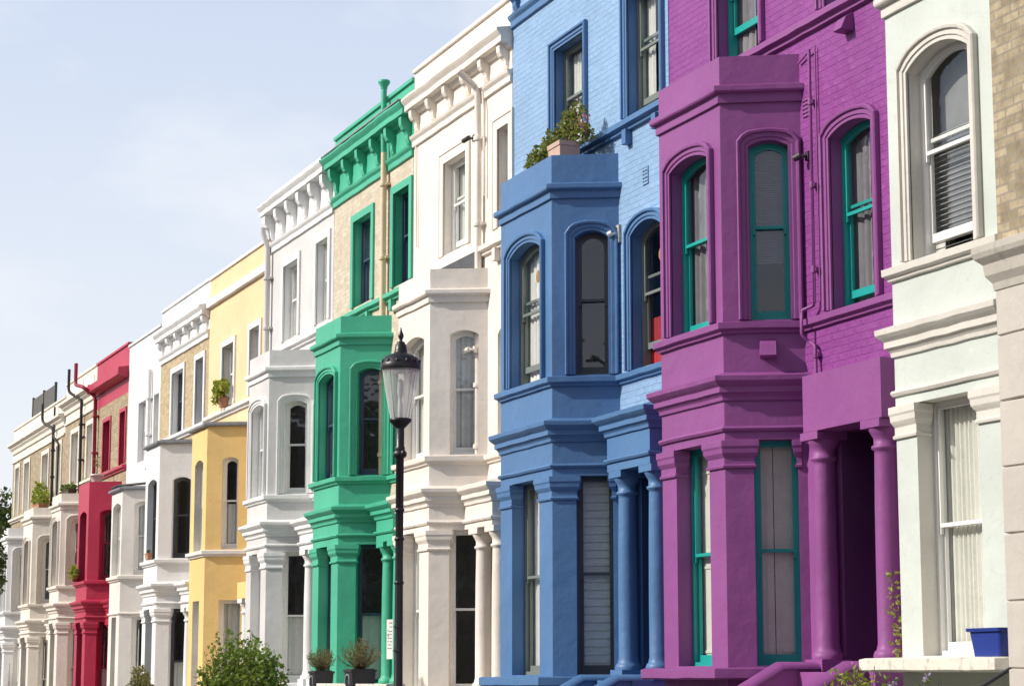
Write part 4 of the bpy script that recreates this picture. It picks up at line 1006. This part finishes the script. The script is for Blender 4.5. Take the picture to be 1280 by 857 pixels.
# ------------------------------------------------------------------ light, sky, camera
SUN_E, SUN_A = 33, 15
sd = bpy.data.lights.new('sun', 'SUN'); sd.energy = 3.9; sd.angle = R(.53); sd.color = (1, .945, .86)
so_ = bpy.data.objects.new('sun', sd); COL.objects.link(so_)
to = Vector((-math.sin(R(SUN_A))*math.cos(R(SUN_E)), -math.cos(R(SUN_A))*math.cos(R(SUN_E)), math.sin(R(SUN_E))))
so_.rotation_euler = to.to_track_quat('Z', 'Y').to_euler()
w = bpy.data.worlds.new('World'); S.world = w; w.use_nodes = True; nt = w.node_tree; nt.nodes.clear()
out = nt.nodes.new('ShaderNodeOutputWorld'); bg = nt.nodes.new('ShaderNodeBackground')
sky = nt.nodes.new('ShaderNodeTexSky'); sky.sky_type = 'NISHITA'; sky.sun_disc = False
sky.sun_elevation = R(SUN_E); sky.sun_rotation = math.atan2(to.x, to.y)
sky.air_density = 1.0; sky.dust_density = 3.0; sky.ozone_density = 1.0; sky.altitude = 0
# a pale summer haze low in the sky and a few faint clouds, drawn over the Nishita sky by direction
tc = nt.nodes.new('ShaderNodeTexCoord'); sp = nt.nodes.new('ShaderNodeSeparateXYZ'); nt.links.new(tc.outputs['Generated'], sp.inputs[0])
hz = ramp(nt, sp.outputs[2], [(0, (.88,)*3), (.30, (.78,)*3), (.46, (.10,)*3)])
hc = ramp(nt, sp.outputs[2], [(0, (.87,.87,.87)), (.12, (.765,.80,.86)), (.30, (.615,.69,.84))])
hcs = nt.nodes.new('ShaderNodeVectorMath'); hcs.operation = 'SCALE'; hcs.inputs['Scale'].default_value = 11.4; nt.links.new(hc, hcs.inputs[0])
mp = nt.nodes.new('ShaderNodeMapping'); mp.inputs['Scale'].default_value = (1, 1, 2.0); nt.links.new(tc.outputs['Generated'], mp.inputs[0])
cn = noise(nt, mp.outputs[0], 6.5, 6, .55)
fc = ramp(nt, cn, [(.52, (0,0,0)), (.74, (.4,)*3)])
col = mixc(nt, hz, sky.outputs[0], hcs.outputs[0])
col = mixc(nt, fc, col, (9.6, 9.7, 9.8))
nt.links.new(col, bg.inputs[0]); bg.inputs[1].default_value = .10
nt.links.new(bg.outputs[0], out.inputs[0])

F_, D_, H_, XV, YV = 2680., 11.2, 1.6, -450., 845.
tau = math.atan((YV-428.5)/F_); psi = math.atan((640-XV)*math.cos(tau)/F_)
cd = bpy.data.cameras.new('camera'); cam = bpy.data.objects.new('camera', cd); COL.objects.link(cam); S.camera = cam
cam.location = (0, -D_, H_)
fwd = Vector((-math.cos(psi)*math.cos(tau), math.sin(psi)*math.cos(tau), math.sin(tau)))
cam.rotation_euler = fwd.to_track_quat('-Z', 'Y').to_euler()
cd.sensor_width = 36; cd.lens = 36*F_/1280; cd.clip_end = 1500; cd.clip_start = .1
S.view_settings.view_transform = 'Standard'; S.view_settings.look = 'None'; S.view_settings.exposure = .13; S.view_settings.gamma = 1
S.cycles.max_bounces = 8; S.cycles.transparent_max_bounces = 12
